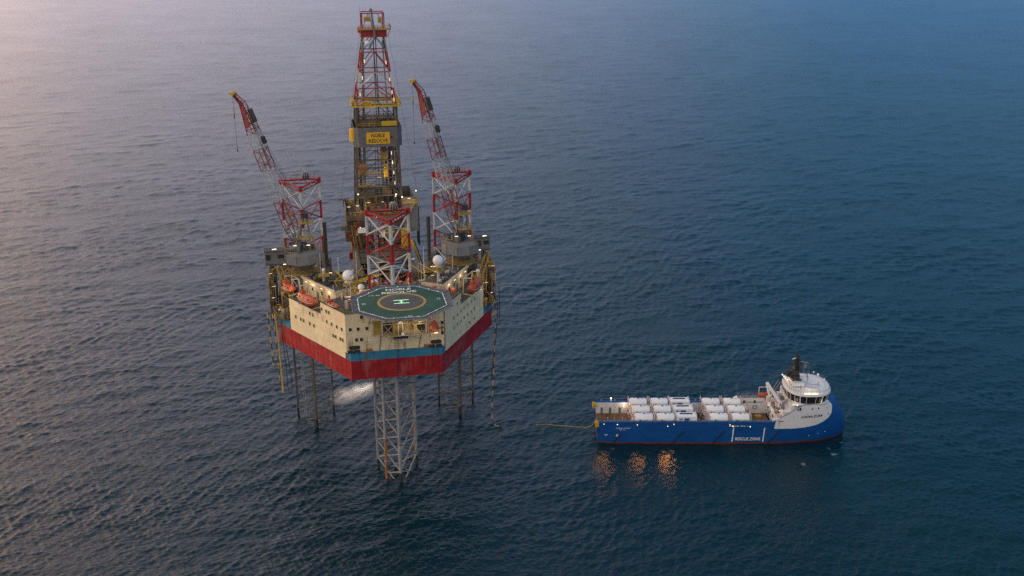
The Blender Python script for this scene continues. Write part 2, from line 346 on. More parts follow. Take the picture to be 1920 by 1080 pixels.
# ------------------------------------------------------------------ platform legs
RED, WHT, STL = 0, 1, 2
def leg_band(z, zmax=84.6):
    if z > 83.2-1.0: return RED
    if z > 77.1: return WHT
    if z > 71.0: return RED
    if z > 64.9: return WHT
    if z > 58.8: return RED
    if z > 46: return WHT
    return STL
def make_leg(label, loc, fat, steel):
    t = thing('truss_leg', label, 'platform leg', loc, group='lattice legs of the drilling platform')
    V = [(0, -7.0), (6.05, 3.5), (-6.05, 3.5)]
    mats = ['red', 'white', steel, 'growth']
    zs = [83.2-6.1*k for k in range(-1, 16)]
    zs[0] = 84.4
    for (x, y) in V:
        mb = MB(); ang = math.atan2(y, x)
        zc_ = sorted(zs+[3.4], reverse=True)
        for a, b_ in zip(zc_[:-1], zc_[1:]):
            m = leg_band((a+b_)/2) if a > 3.5 else 3
            mb.tube((x, y, b_), (x, y, a), 0.40, 10, m, cap=False)
            px, py = -math.sin(ang), math.cos(ang)
            mb.rbox((x, y, (a+b_)/2), (0.95, 0.16, abs(a-b_)), ang+PI/2, m)
            k = int(abs(a-b_)/0.6)
            for i in range(k):
                z = b_+(i+0.5)*abs(a-b_)/k
                for sg in (-1, 1):
                    mb.rbox((x+px*sg*0.53, y+py*sg*0.53, z), (0.18, 0.15, 0.3), ang+PI/2, m)
        mb.tube((x, y, 82.9), (x, y, 84.7), 0.62, 12, RED)
        mb.build('chord', mats, t)
    mb = MB()
    for (i, j) in ((0, 1), (1, 2), (2, 0)):
        a, c = Vector((*V[i], 0)), Vector((*V[j], 0))
        for z1, z0 in zip(zs[1:-1], zs[2:]):
            m = leg_band((z0+z1)/2); r = 0.2 if m != STL else fat
            mb.tube((a.x, a.y, z1-.15), (c.x, c.y, z0+.15), r, 6, m, cap=False)
            mb.tube((c.x, c.y, z1-.15), (a.x, a.y, z0+.15), r, 6, m, cap=False)
            if z0 < 50:
                ma, mc = (a+c)/2, None
    for z1, z0 in zip(zs[1:-1], zs[2:]):
        zc = (z1+z0)/2; m = leg_band(zc)
        P = [((V[i][0]+V[j][0])/2, (V[i][1]+V[j][1])/2, zc) for i, j in ((0,1),(1,2),(2,0))]
        for i in range(3): mb.tube(P[i], P[(i+1) % 3], 0.085, 4, m, cap=False)
    mb.build('bracing', mats, t)
    mb = MB()
    for (i, j) in ((0, 1), (1, 2), (2, 0)):
        a, c = Vector((*V[i], 0)), Vector((*V[j], 0)); o_ = (a+c)/2
        for zz, w in ((84.1, 0.42), (82.9, 0.28)):
            mb.bar((a.x, a.y, zz), (c.x, c.y, zz), w)
        for k in range(7):
            p = a+(c-a)*(k/7); q = a+(c-a)*((k+1)/7)
            mb.bar((p.x, p.y, 84.1 if k % 2 else 82.9), (q.x, q.y, 82.9 if k % 2 else 84.1), 0.16)
    mb.rail([(-6.3, 3.9, 84.4), (6.3, 3.9, 84.4)], 1.1, 0.08)
    mb.box(-3.2, 5, 2.7, 4.3, 84.35, 84.5)
    mb.build('top_frame', ['red'], t)
    mb = MB(); mb.lathe((1.9, 3.5, 84.5), [(1.15, 0), (1.15, .9), (.95, 1.5), (.5, 1.95), (.05, 2.1)], 10)
    cage = mb.build('beacon_cage', ['dark'], t)
    mb = MB()
    for i in range(10):
        a = 2*PI*i/10; pts = [(1.9+r*math.cos(a), 3.5+r*math.sin(a), 84.5+z) for r, z in ((1.22, 0), (1.22, .9), (1.0, 1.55), (.5, 2.02), (.05, 2.2))]
        mb.path(pts, .05, 4)
    mb.build('bar_cover', ['white'], cage)
    # ladder and raw-water pipes
    mb = MB()
    for sx in (-.3, .3): mb.tube((-3.6+sx, 2.9, -6), (-3.6+sx, 2.9, 83), .06, 5)
    for k in range(60): mb.bar((-3.9, 2.9, 38+k*.75), (-3.3, 2.9, 38+k*.75), .07)
    mb.build('ladder', ['white'], t)
    return t
leg = make_leg('front lattice leg behind the helideck, red and white above, bare steel in the water', (0, 0, 0), .215, 'leg_steel')
leg2 = make_leg('left rear lattice leg with red top rising behind the left crane', (-24.6, 41.5, 0), .12, 'leg_worn')
copy_thing(leg2, (24.6, 41.5, 0), 'right rear lattice leg with red top rising behind the right crane')
for (lx, ly, lab) in ((-4.0, -3.2, 'rust orange seawater pipe running down beside the front leg'), (5.9, 6.2, 'short grey seawater pipe hanging on the right of the front leg')):
    mb = MB(); top = 38.2
    mb.tube((0, 0, -3 if lx < 0 else 0.5), (0, 0, 14), 0.42, 10, 1); mb.tube((0, 0, 14), (0, 0, top), 0.42, 10, 0)
    for z in (6, 14, 22, 30): mb.tube((0, 0, z-.15), (0, 0, z+.15), 0.58, 10, 0)
    o = mb.build('seawater_pipe', ['leg_steel', 'pipe_rust']); o.location = W(lx, ly, 0); o.rotation_euler = (0, 0, YAW)
    o['label'] = lab; o['category'] = 'pipe'

# ------------------------------------------------------------------ hull, house and helideck
P0 = (0, 0, 38)
plat = thing('jackup_platform', 'red, blue and cream three-legged drilling platform with a green helideck on its bow', 'oil rig', P0)
HULL = [(-13.2, -11.2), (13.2, -11.2), (34, 23.4), (34, 56), (-34, 56), (-34, 23.4)]
mb = MB()
mb.prism(HULL, 38, 43.9, 0); mb.prism([(x*1.002, y*1.002) for x, y in HULL], 43.9, 46.4, 1, 2)
# plate seams and rubbing strips
for i in range(len(HULL)):
    a, b_ = Vector((*HULL[i], 0)), Vector((*HULL[(i+1) % 6], 0)); L_ = (b_-a).length; n_ = Vector(((b_-a).y, -(b_-a).x, 0)).normalized()*0.06
    p, q = a+n_, b_+n_
    mb.bar((p.x, p.y, 46.35), (q.x, q.y, 46.35), .22, 1)
    mb.bar((p.x, p.y, 38.08), (q.x, q.y, 38.08), .2, 0)
    k = int(L_/2.4)
    for j in range(1, k):
        c = a+(b_-a)*(j/k)+n_*.3; mb.bar((c.x, c.y, 38.2), (c.x, c.y, 43.8), .05, 0)
hull = mb.build('hull', ['hull_red', 'hull_blue', 'deck_dark'], plat, P0)

def off_line(x, y, d, side):   # a point pushed out from the hull side
    nx, ny = (34.6/40.4)*side, -(20.8/40.4)
    return (x+nx*d, y+ny*d)
def side_pt(t, side, d=0.0, z=0):   # t along the hull side in metres from bow corner
    x = (13.2+t*20.8/40.37)*side; y = -11.2+t*34.6/40.37
    x, y = off_line(x, y, d, side); return Vector((x, y, z))
def sp2(t, side, d): p = side_pt(t, side, d); return (p.x, p.y)
hs = [sp2(1.2, -1, .35), sp2(1.2, 1, .35)]
LOW = [(-14.3, -10.8), (14.3, -10.8), sp2(2.2, 1, .4), sp2(32.2, 1, .4), (22, 22), (-22, 22), sp2(32.2, -1, .4), sp2(2.2, -1, .4)]
mb = MB()
mb.prism(LOW, 46.42, 54.5, 0, 1)
for sd_ in (-1, 1):    # the flush side walls come down over the blue band
    q = [sp2(2.2, sd_, .4), sp2(32.2, sd_, .4), sp2(32.2, sd_, .1), sp2(2.2, sd_, .1)]
    if sd_ < 0: q = q[::-1]
    mb.prism(q, 44.2, 46.42, 0)
MID = [(-14.3, -10.8), (14.3, -10.8), sp2(2.2, 1, .4), sp2(14.2, 1, .4), (15, 4), (-15, 4), sp2(14.2, -1, .4), sp2(2.2, -1, .4)]
mb.prism(MID, 54.5, 58.2, 0, 1)
mb.box(-9, 9, -8.5, 3, 58.2, 60.4, 0)
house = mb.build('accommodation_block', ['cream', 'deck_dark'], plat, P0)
# roof edge coaming and rails
mb = MB()
for sd_ in (-1, 1):
    mb = MB(); mb.rail([side_pt(14.2, sd_, .2, 58.2), side_pt(2.2, sd_, .2, 58.2)], 1.0, .08)
    mb.rail([side_pt(32, sd_, .2, 54.5), side_pt(30, sd_, .2, 54.5)], 1.0, .08)
    mb.rail([side_pt(33, sd_, -.2, 46.4), (33.8*sd_, 24, 46.4), (33.8*sd_, 55.8, 46.4)], 1.1, .08)
    mb.build('guard_rail', ['ochre'], plat, P0)
mb = MB()
mb.rail([(-33.8, 55.8, 46.4), (33.8, 55.8, 46.4)], 1.1, .08)
mb.rail([(-14, -10.6, 58.2), (14, -10.6, 58.2)], 1.0, .08)
mb.build('guard_rail', ['ochre'], plat, P0)
# windows
def window(cx, cy, cz, ang, w=.75, h=.95):
    mb = MB(); mb.rbox((cx, cy, cz), (w, .10, h), ang, 0); o = mb.build('window', ['glass'], house)
    o.data.transform(Matrix.Translation((-P0[0], -P0[1], -P0[2])))
    mb = MB()
    for dx, dz, sx, sz in ((0, h/2+.06, w+.24, .12), (0, -h/2-.06, w+.24, .12), (w/2+.06, 0, .12, h), (-w/2-.06, 0, .12, h)):
        mb.rbox((cx+dx*math.cos(ang), cy+dx*math.sin(ang), cz+dz), (sx, .16, sz), ang, 0)
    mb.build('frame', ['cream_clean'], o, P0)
angL = math.atan2(-34.6, 20.8); angR = math.atan2(34.6, 20.8)
def tof(x): return (abs(x)-13.5)*40.37/20.8
for x, z in ((-28.3,49.4),(-26.8,49.4),(-26.0,49.4),(-24.0,52.9),(-23.1,52.9),(-24.2,49.5),(-23.0,49.5),(-20.5,56.3),(-19.2,56.3),(-18.5,56.3),(-19.2,53),(-17.9,53),(-16.5,53),(-15.2,53),(-17.6,49.6),(-17.0,49.6),(-15.7,49.7),(-15.1,49.7)):
    p = side_pt(tof(x), -1, .43); window(p.x, p.y, z, angL)
for x, z in ((20.5,56),(19.1,56),(24.8,52.7),(23.3,52.7),(26.2,52.7),(21.8,52.7),(20.5,52.6),(19.1,52.5),(17.7,52.5),(26.1,49.5),(24.7,49.4),(23.3,49.4),(21.8,49.5),(20.5,49.4),(19.1,49.4),(17.7,49.3),(26.1,46.3),(24.0,46.3)):
    p = side_pt(tof(x), 1, .43); window(p.x, p.y, z, angR, .6, .85)
for x, z in ((-13.1,53.6),(-10.7,53.6),(-8.2,53.6),(-11.3,50.3),(-9.9,50.3),(13.5,53.8),(13.5,50.6),(-9.6,57.2)):
    window(x if x > -13 else -12.9, -10.83, z, 0)
# dark plates for the fairlead openings, brackets, anchor marks, rust
mb = MB()
for x in (-12.0, 11.6):
    mb = MB(); pts = []
    for (cx, sg) in ((x+1.0, 1), (x-1.0, -1)):
        for k in range(7):
            a = (-PI/2+PI*k/6) if sg > 0 else (PI/2+PI*k/6)
            pts.append((cx+.62*math.cos(a), .62*math.sin(a)))
    n = len(pts); vs = [(a, -10.92, 47.9+b) for a, b in pts]+[(a, -10.7, 47.9+b) for a, b in pts]
    mb.add(vs, [tuple(range(n))[::-1]]+[(i, (i+1) % n, (i+1) % n+n, i+n) for i in range(n)], 0)  # solid dark plate on the wall; its colour is the opening's shade
    mb.build('fairlead_shade_plate', ['dark'], house, P0)
mb = MB()
for x in (-13.2, -11.3, 12.4, 10.3):
    mb.box(x-.8, x-.6, -11.75, -10.85, 46.42, 47.1); mb.box(x+.6, x+.8, -11.75, -10.85, 46.42, 47.1)
    mb.box(x-.8, x+.8, -11.6, -10.9, 47.0, 47.2); mb.tube((x-.6, -11.4, 46.8), (x+.6, -11.4, 46.8), .2, 8)
for x0, x1 in ((-10.8, -10.3), (10.6, 10.2), (12.0, 12.2)):
    mb.path([(x0, -11.45, 46.9), (x0, -11.5, 46.2), ((x0+x1)/2, -11.4, 43.5), (x1, -11.4, 40.5)], .05, 5)
for p, q in (((-.8,-12.4,52.0),(-2.4,-11.45,46.6)), ((.1,-12.6,50.7),(.1,-11.5,39)), ((.5,-12.6,50.7),(.5,-11.5,39)), ((1.1,-12.4,50.7),(2.6,-11.45,46.6))):
    mb.tube(p, q, .06, 5)
mb.build('mooring_gear', ['dark'], hull, P0)
for x in (-7.8, 8.9):
    mb = MB()
    for k in range(16):
        a, b_ = 2*PI*k/16, 2*PI*(k+1)/16
        mb.bar((x+.85*math.cos(a), -10.86, 48.0+.85*math.sin(a)), (x+.85*math.cos(b_), -10.86, 48.0+.85*math.sin(b_)), .08, 0)
    mb.bar((x, -10.86, 47.4), (x, -10.86, 48.6), .13, 0)
    mb.path([(x-.5, -10.86, 47.8), (x-.3, -10.86, 47.45), (x, -10.86, 47.35), (x+.3, -10.86, 47.45), (x+.5, -10.86, 47.8)], .07, 4, 0)
    mb.box(x-.95, x+.95, -11.05, -10.8, 46.45, 46.95, 1)
    mb.box(x-.85, x+.8, -10.84, -10.8, 46.95, 47.35, 1)
    mb.build('anchor_mark', ['cream_clean', 'pipe_rust'], house, P0)
# service landing under the helideck, dark panels for its recesses
mb = MB()
mb.box(-4.1, 9.0, -12.7, -10.82, 51.2, 51.38, 0); mb.box(-6.6, -4.1, -12.0, -10.82, 51.45, 51.6, 0)
for x in (-4.0, 8.7): mb.bar((x, -12.5, 51.3), (x, -12.5, 63.8), .28, 0)
for x in (-0.7, 3.4, 5.2): mb.bar((x, -12.5, 51.3), (x, -12.5, 58.5), .18, 0)
mb.box(4.6, 8.7, -13.4, -12.2, 54.8, 55.0, 0); mb.rail([(4.6, -13.3, 55.0), (8.7, -13.3, 55.0)], 1.0, .08)
mb.bar((-4, -12.5, 55.0), (8.7, -12.5, 55.0), .2, 0); mb.bar((-4, -12.5, 51.5), (-.7, -12.5, 55), .13, 0); mb.bar((-3.6, -12.4, 55), (-.9, -12.4, 51.5), .13, 0)
mb.add([(3.6, -11.6, 51.4), (7.0, -11.6, 51.4), (5.4, -11.6, 54.6), (3.6, -10.85, 51.4), (7.0, -10.85, 51.4), (5.4, -10.85, 54.6)], [(0, 1, 2), (5, 4, 3), (0, 2, 5, 3), (1, 4, 5, 2)], 0)
for p, q in (((-4.3, -11.0, 51.2), (-4.9, -10.9, 46.5)), ((7.4, -11.0, 51.2), (6.5, -10.9, 46.5))): mb.bar(p, q, .22, 1)
mb.bar((-3.8, -10.87, 50.9), (3, -10.87, 50.6), .08, 1); mb.bar((3.2, -10.87, 50.6), (7, -10.87, 49.4), .08, 1)
mb.rail([(-4, -12.6, 51.38), (-.8, -12.6, 51.38)], 1.1, .08); mb.rail([(3.6, -12.6, 51.38), (8.6, -12.6, 51.38)], 1.1, .08)
mb.build('service_landing', ['cream_clean', 'grey_light'], plat, P0)
for x0, x1, z0, z1 in ((-3.6, -0.9, 51.5, 54.8), (5.9, 8.5, 51.5, 54.3)):
    mb = MB(); mb.box(x0, x1, -10.9, -10.81, z0, z1, 0)  # solid dark panel on the flat wall, coloured as the recess's shade
    for k in range(4): mb.bar((x0+.3+k*(x1-x0)/4, -10.98, z0), (x0+.3+k*(x1-x0)/4, -10.98, z0+1.2+.5*(k % 2)), .16, 1+k % 2)
    mb.build('recess_shade_panel', ['dark', 'ochre', 'grey'], house, P0)
mb = MB()
mb.box(0.5, 2.0, -13.2, -11.9, 51.4, 55.6, 0); mb.box(.75, 1.75, -13.3, -13.2, 51.8, 55.2, 1)
mb.rbox((1.8, -13.5, 52.1), (.9, .5, .7), 0, 3)
mb.build('lift_frame', ['cream_clean', 'brown', 'ochre', 'dome'], plat, P0)
mb = MB(); mb.box(-.9, -.2, -12.9, -12.3, 50.2, 55.5, 0); mb.tube((-.5, -12.7, 50.4), (-.5, -12.7, 47.0), .08, 6, 0); mb.build('escape_chute', ['ochre'], plat, P0)
for q in ((3.2, 4.4, -12.4, -11.4, 53.2, 55.6), (-6.3, -4.4, -11.3, -10.85, 51.6, 55.6), (5.0, 5.9, -13, -12.2, 53.2, 54.7)):
    mb = MB(); mb.box(*q); mb.build('safety_locker', ['ochre'], plat, P0)
mb = MB(); mb.box(-.8, 3.4, -13.0, -12.6, 50.7, 51.15, 0)
for k in range(8): mb.rbox((-.5+k*.52, -13.1, 50.85), (.3, .4, .5), .3*k, 0)
mb.build('folded_ladder', ['dark'], plat, P0)
mb = MB(); mb.box(14.05, 14.3, -10.95, -10.8, 46.5, 58.0, 0); mb.box(12.6, 14.0, -10.83, -10.79, 51.9, 52.3, 0); mb.box(13.2, 13.6, -10.83, -10.79, 50.4, 53, 0); mb.build('rust_streak_strip', ['pipe_rust'], house, P0)  # thin raised strips standing in for rust streaks at the corner
# helideck
HC = (1.2, -21.15, 65.0); ap = 11.95; cc = 4.95
def octo(a, c): return [(HC[0]+x, HC[1]+y) for x, y in ((-a, -c), (-c, -a), (c, -a), (a, -c), (a, c), (c, a), (-c, a), (-a, c))]
mb = MB(); mb.prism(octo(ap, cc), 64.5, 65.0, 1, 0)
heli = mb.build('helideck', ['heli_green', 'grey_light'], plat, P0)
mb = MB(); o1, o2 = octo(ap, cc), octo(ap-.2, cc-.085)
for i in range(8):
    j = (i+1) % 8; mb.add([(*o1[i], 65.02), (*o1[j], 65.02), (*o2[j], 65.02), (*o2[i], 65.02)], [(0, 1, 2, 3)])
mb.build('perimeter_line', ['mark_white'], heli, P0)
mb = MB(); mb.lathe((HC[0], HC[1], 65.004), [(6.75, 0), (6.75, .004)], 48); mb.build('landing_circle', ['mark_yellow'], heli, P0)
mb = MB(); mb.lathe((HC[0], HC[1], 65.012), [(6.0, 0), (6.0, .004)], 48); mb.build('circle_centre', ['heli_grey'], heli, P0)
mb = MB(); hx, hy = HC[0]-.1, HC[1]
mb.box(hx-2.1, hx+2.1, hy+1.05, hy+1.35, 65.02, 65.05); mb.box(hx-2.1, hx+2.1, hy-1.35, hy-1.05, 65.02, 65.05); mb.box(hx-.15, hx+.15, hy-1.05, hy+1.05, 65.02, 65.05)
for a in (-.55, .55): mb.box(hx-.6, hx+.6, hy+a-.08, hy+a+.08, 65.02, 65.045)
mb.build('landing_letter', ['lamp_green'], heli, P0)
text('NOBLE', 2.2, lambda x, y: (HC[0]-.1+x, -11.95+y, 65.03), 'mark_white', heli, P0, width=7.2, bold=.03)
text('RESOLVE', 2.1, lambda x, y: (HC[0]-.1+x, -14.25+y, 65.03), 'mark_white', heli, P0, width=9.8, bold=.03)
text('13.4t', 1.1, lambda x, y: (-6.0+x, -15.4+y, 65.03), 'mark_white', heli, P0, sx=1.5)
for (x, y, a) in ((-9.6, -21.1, -1), (11.9, -20.8, 1)):
    text('22', 1.3, lambda u, v: (x-a*v, y+a*u, 65.03), 'mark_white', heli, P0)
text('22', 1.2, lambda u, v: (2.4+u, -32.7+v, 65.03), 'mark_white', heli, P0)
mb = MB(); n1, n2 = octo(ap+.05, cc+.02), octo(ap+1.75, cc+.72)
for i in range(8):
    j = (i+1) % 8; a, b_ = Vector((*n1[i], 64.75)), Vector((*n1[j], 64.75)); c, d = Vector((*n2[i], 65.0)), Vector((*n2[j], 65.0))
    mb.add([a, b_, d, c], [(0, 1, 2, 3)], 0); mb.add([a-Vector((0,0,.05)), b_-Vector((0,0,.05)), d-Vector((0,0,.05)), c-Vector((0,0,.05))], [(3, 2, 1, 0)], 0)
    k = max(3, int((b_-a).length/1.5))
    for q in range(k+1): mb.bar(a+(b_-a)*q/k+Vector((0,0,.04)), c+(d-c)*q/k+Vector((0,0,.04)), .12, 1)
    mb.bar(c, d, .14, 1)
mb.build('safety_net', ['net', 'grey_light'], heli, P0)
mb = MB()
for i in range(-4, 5):
    w_ = 11.4 if abs(i) < 3 else 7.8; mb.box(HC[0]+i*2.5-.1, HC[0]+i*2.5+.1, HC[1]-w_, HC[1]+w_, 64.05, 64.5)
for y in (-31, -26, -20.5, -15, -11): 
    w_ = 6.5 if y < -30 else 10.8; mb.box(HC[0]-w_, HC[0]+w_, y-.15, y+.15, 63.6, 64.05)
for x in (-7.6, -2.6, 5.0, 10.2):
    mb.tube((x, -10.95, 55.1), (x, -26, 63.6), .2, 6); mb.tube((x, -10.95, 55.1), (x, -20.5, 63.6), .14, 6); mb.tube((x, -9.6, 58.2), (x, -9.6, 63.6), .2, 6); mb.tube((x, -10.6, 58.3), (x, -15, 63.6), .15, 6)
for x in (-7.6, -2.6, 5.0): mb.tube((x, -10.95, 55.1), (x+5 if x < 4 else x+5.2, -10.95, 58), .1, 5)
mb.build('support_truss', ['cream_clean'], heli, P0)
k = 0
for i in range(8):
    a, b_ = Vector((*o1[i], 65.05)), Vector((*o1[(i+1) % 8], 65.05))
    for q in (0.17, .5, .83):
        p = a+(b_-a)*q; mb = MB(); mb.lathe((p.x, p.y, p.z), [(.09, 0), (.09, .12), (.04, .16)], 8); mb.build('perimeter_light', ['lamp_green'], heli, P0)

# upper deckhouses behind the lifeboats
def deckhouse(sd_):
    a, b_, c, d = (-16.2, 4.2), (-25.6, 19.8), (-19.5, 23.5), (-10, 8)
    poly = [(x*-sd_ if sd_ > 0 else x, y) for x, y in (a, b_, c, d)]
    if sd_ < 0: poly = poly[::-1]
    mb = MB(); mb.prism(poly, 54.52, 60.0, 0, 1)
    A, B = Vector((*(poly[-1] if sd_ < 0 else poly[0]), 0)), Vector((*(poly[-2] if sd_ < 0 else poly[1]), 0))
    n_ = Vector((sd_*(B-A).y if sd_ > 0 else -(B-A).y, -abs((B-A).x), 0)).normalized()
    n_ = Vector((abs(n_.x)*sd_, -abs(n_.y), 0))
    p, q = A+n_*.3, B+n_*.3
    mb.bar((p.x, p.y, 59.9), (q.x, q.y, 59.9), .6, 0)
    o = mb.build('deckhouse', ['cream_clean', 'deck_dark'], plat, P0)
    ang = math.atan2((B-A).y, (B-A).x)
    for t_ in (.2, .42, .7):
        c_ = A+(B-A)*t_+n_*.04; mb = MB(); mb.rbox((c_.x, c_.y, 57.3), (.8, .1, 1.0), ang); mb.build('window', ['glass'], o, P0)
    for t_ in (.55, .86):
        c_ = A+(B-A)*t_+n_*.04; mb = MB(); mb.rbox((c_.x, c_.y, 55.9), (1.0, .1, 2.2), ang); mb.build('door', ['grey'], o, P0)
    mb = MB()
    for t_ in (.12, .36, .6, .82): 
        c_ = A+(B-A)*t_+n_*.75; mb.rbox((c_.x, c_.y, 59.25), (1.1, .12, .1), ang)
    mb.build('strip_lamp', ['lamp_warm'], o, P0)
    for t_ in (.2, .7):
        c_ = A+(B-A)*t_+n_*1.3; lamp_light('strip_light', (c_.x, c_.y, 58.7-38), 110, parent=plat)
deckhouse(-1); deckhouse(1)

# jacking houses and main deck fittings
def jack(cx, cy, r=9.2, top=57.5):
    for k in range(3):
        mb = MB()
        a = -PI/2+k*2*PI/3; x, y = cx+7.0*math.cos(a), cy+7.0*math.sin(a)
        for sg in (-1, 1):
            bx, by = x-math.sin(a)*sg*1.5, y+math.cos(a)*sg*1.5
            mb.rbox((bx, by, (46.4+top)/2), (2.6, 1.9, top-46.4), a, 0)
        mb.rail([(x-2.2, y-1.6, top), (x+2.2, y-1.6, top)], 1, .08, m=1); mb.build('jacking_unit', ['grey', 'ochre'], plat, P0)
    if 0: mb.build('jacking_unit', ['grey', 'ochre'], plat, P0)
jack(-24.6, 41.5); jack(24.6, 41.5)

def piece(rr, x, y, z, hmax, smax, mats, small=False):
    mb = MB(); t_ = rr.random(); m = 0; h = rr.uniform(.5, hmax); a = rr.uniform(.4, smax); mat = [rr.choice(mats)]
    if t_ < .38:
        mb.rbox((x, y, z+h/2), (a, rr.uniform(.5, smax*.7), h), rr.choice((0, 0, 1.02, -1.02)), 0)
        if h > 1: mb.rbox((x, y, z+h+.08), (a*.6, .5, .16), 0, 0)
        nm = rr.choice(('equipment_box', 'locker', 'machine_housing'))
    elif t_ < .6: mb.tube((x, y, z), (x, y, z+h*1.3), rr.uniform(.1, .38), 8); mb.tube((x, y, z+h*1.3), (x, y, z+h*1.3+.2), rr.uniform(.25, .5), 8); nm = 'vent_pipe'
    elif t_ < .7: mb.tube((x-a, y, z+h*.5), (x+a, y, z+h*.5), rr.uniform(.15, .5), 10); mb.box(x-a*.6, x-a*.5, y-.3, y+.3, z, z+h*.5); mb.box(x+a*.5, x+a*.6, y-.3, y+.3, z, z+h*.5); nm = 'storage_tank'
    elif t_ < .86:
        mb.path([(x, y, z), (x, y, z+h), (x+rr.uniform(-3, 3), y, z+h), (x+rr.uniform(-2, 2), y+rr.uniform(-3, 3), z+h), (x, y+2, z)], rr.choice((.07, .1, .14)), 5); nm = 'pipe_run'
    else: mb.rail([(x-a, y, z), (x+a, y, z), (x+a, y+a, z)], 1.1, .08); nm = 'guard_rail'
    return nm, mb, mat
def clutter(name, n, rx, ry, z, seed, mats, hmax=2.6, smax=2.6, hole=None, parent=None, off=None):
    rr = random.Random(seed); c = 0
    while c < n:
        x, y = rr.uniform(*rx), rr.uniform(*ry)
        if hole and hole(x, y): continue
        c += 1; nm, mb, mat = piece(rr, x, y, z if not isinstance(z, tuple) else rr.choice(z), hmax, smax, mats)
        mb.build(nm, mat, parent or plat, off or P0)
inhouse = lambda x, y: (abs(x) < 10 and y < -3) or abs(x) > 14+max(0, (y-2))*.6 or math.hypot(x, y) < 3
clutter('roof_machinery', 130, (-20, 20), (2, 22), 54.5, 3, ['grey', 'cream_clean', 'ochre', 'brown', 'deck_dark', 'frame_pink', 'yellow', 'pipe_rust'], 2.8, 1.9, lambda x, y: abs(x) > 9+y*.35)
clutter('roof_piping', 70, (-15, 15), (-8, 5), 58.2, 5, ['cream_clean', 'grey_light', 'ochre', 'frame_pink', 'red'], 2.6, 1.8)
clutter('deckhouse_roof_gear', 30, (-23, -14), (8, 20), 60, 6, ['deck_dark', 'grey', 'dark', 'ochre'], .9, 2.4, lambda x, y: not (abs((y-12)-(-(x+17.7))*1.65) < 4.4))
clutter('deckhouse_roof_fitting', 22, (13, 22), (7, 20), 60, 8, ['deck_dark', 'grey', 'grey_light', 'cream_clean'], .9, 2.4, lambda x, y: not (abs((y-12)-(x-17.7)*1.65) < 4.0))
clutter('deck_machinery', 130, (-33, 33), (23, 55), 46.4, 9, ['grey', 'brown', 'ochre', 'deck_dark', 'derrick', 'yellow', 'dark', 'grey_light'], 5.0, 3.4, lambda x, y: (math.hypot(abs(x)-25.3, y-25) < 3) or (abs(x) > 34-.5 or (abs(x) > 30 and y < 26)))
# side galleries with hanging equipment
def gallery(sd_):
    mb = MB(); rr = random.Random(20+sd_)
    x0, x1 = (34.05, 35.7) if sd_ > 0 else (-36.3, -34.05)
    for z in (46.4, 51.0, 55.6):
        mb.box(x0, x1, 24, 44, z-.2, z, 1); mb.rail([(x1 if sd_ > 0 else x0, 24, z), (x1 if sd_ > 0 else x0, 44, z)], 1.1, .09, m=2)
    for y in (24.2, 28, 32, 36, 40, 43.8):
        for x in (x0+.2, x1-.2): mb.bar((x, y, 44), (x, y, 56.6), .22, 0)
        mb.bar((x0 if sd_ > 0 else x1, y, 42), (x1 if sd_ > 0 else x0, y, 46.2), .2, 0)
    for k in range(90):
        z = rr.choice((46.4, 51.0, 55.6)); y = rr.uniform(24.2, 43.5); x = rr.uniform(x0+.2, x1-.2); q = rr.random(); h = rr.uniform(.4, 2.6)
        if q < .3: mb.rbox((x, y, z+h/2), (rr.uniform(.3, 1.2), rr.uniform(.3, 1.4), h), 0, rr.choice((0, 1, 2, 3)))
        elif q < .6: mb.tube((x, y, z), (x, y, z+h*1.6), rr.uniform(.06, .25), 6, rr.choice((0, 2, 3)))
        elif q < .8: mb.tube((x, y, z+h), (x, y+rr.uniform(1, 5), z+h+rr.uniform(-1, 1)), rr.uniform(.05, .16), 5, rr.choice((0, 2)))
        else: mb.bar((x, y, z), (x+rr.uniform(-1, 1), y+rr.uniform(-2, 2), z+4), .14, rr.choice((0, 2)))
    mb.build('side_gallery', ['brown', 'deck_dark', 'ochre', 'dark'], plat, P0)
gallery(-1); gallery(1)
# low bow-side shelves in front of the galleries
for sd_ in (-1, 1):
    mb = MB(); rr = random.Random(31+sd_)
    mb.prism([(x*sd_, y) for x, y in ((30.5, 17.5), (33.6, 19.5), (35.4, 26), (34.0, 24))][::sd_], 46.4, 46.6, 0)
    mb.rail([(30.8*sd_, 17.5, 46.6), (33.6*sd_, 19.5, 46.6), (35.4*sd_, 26, 46.6)], 1.1, .09, m=1)
    for k in range(34):
        y = rr.uniform(18, 26); x = sd_*(30.9+(y-17.5)*.42+rr.uniform(-.6, 1.0)); h = rr.uniform(.5, 3.2)
        if rr.random() < .5: mb.rbox((x, y, 46.6+h/2), (rr.uniform(.4, 1.4), rr.uniform(.4, 1.4), h), rr.random(), rr.randrange(4))
        else: mb.tube((x, y, 46.6), (x+rr.uniform(-.5, .5), y, 46.6+h), rr.uniform(.1, .4), 8, rr.randrange(4))
    mb.build('hose_station', ['brown', 'ochre', 'dark', 'grey'], plat, P0)
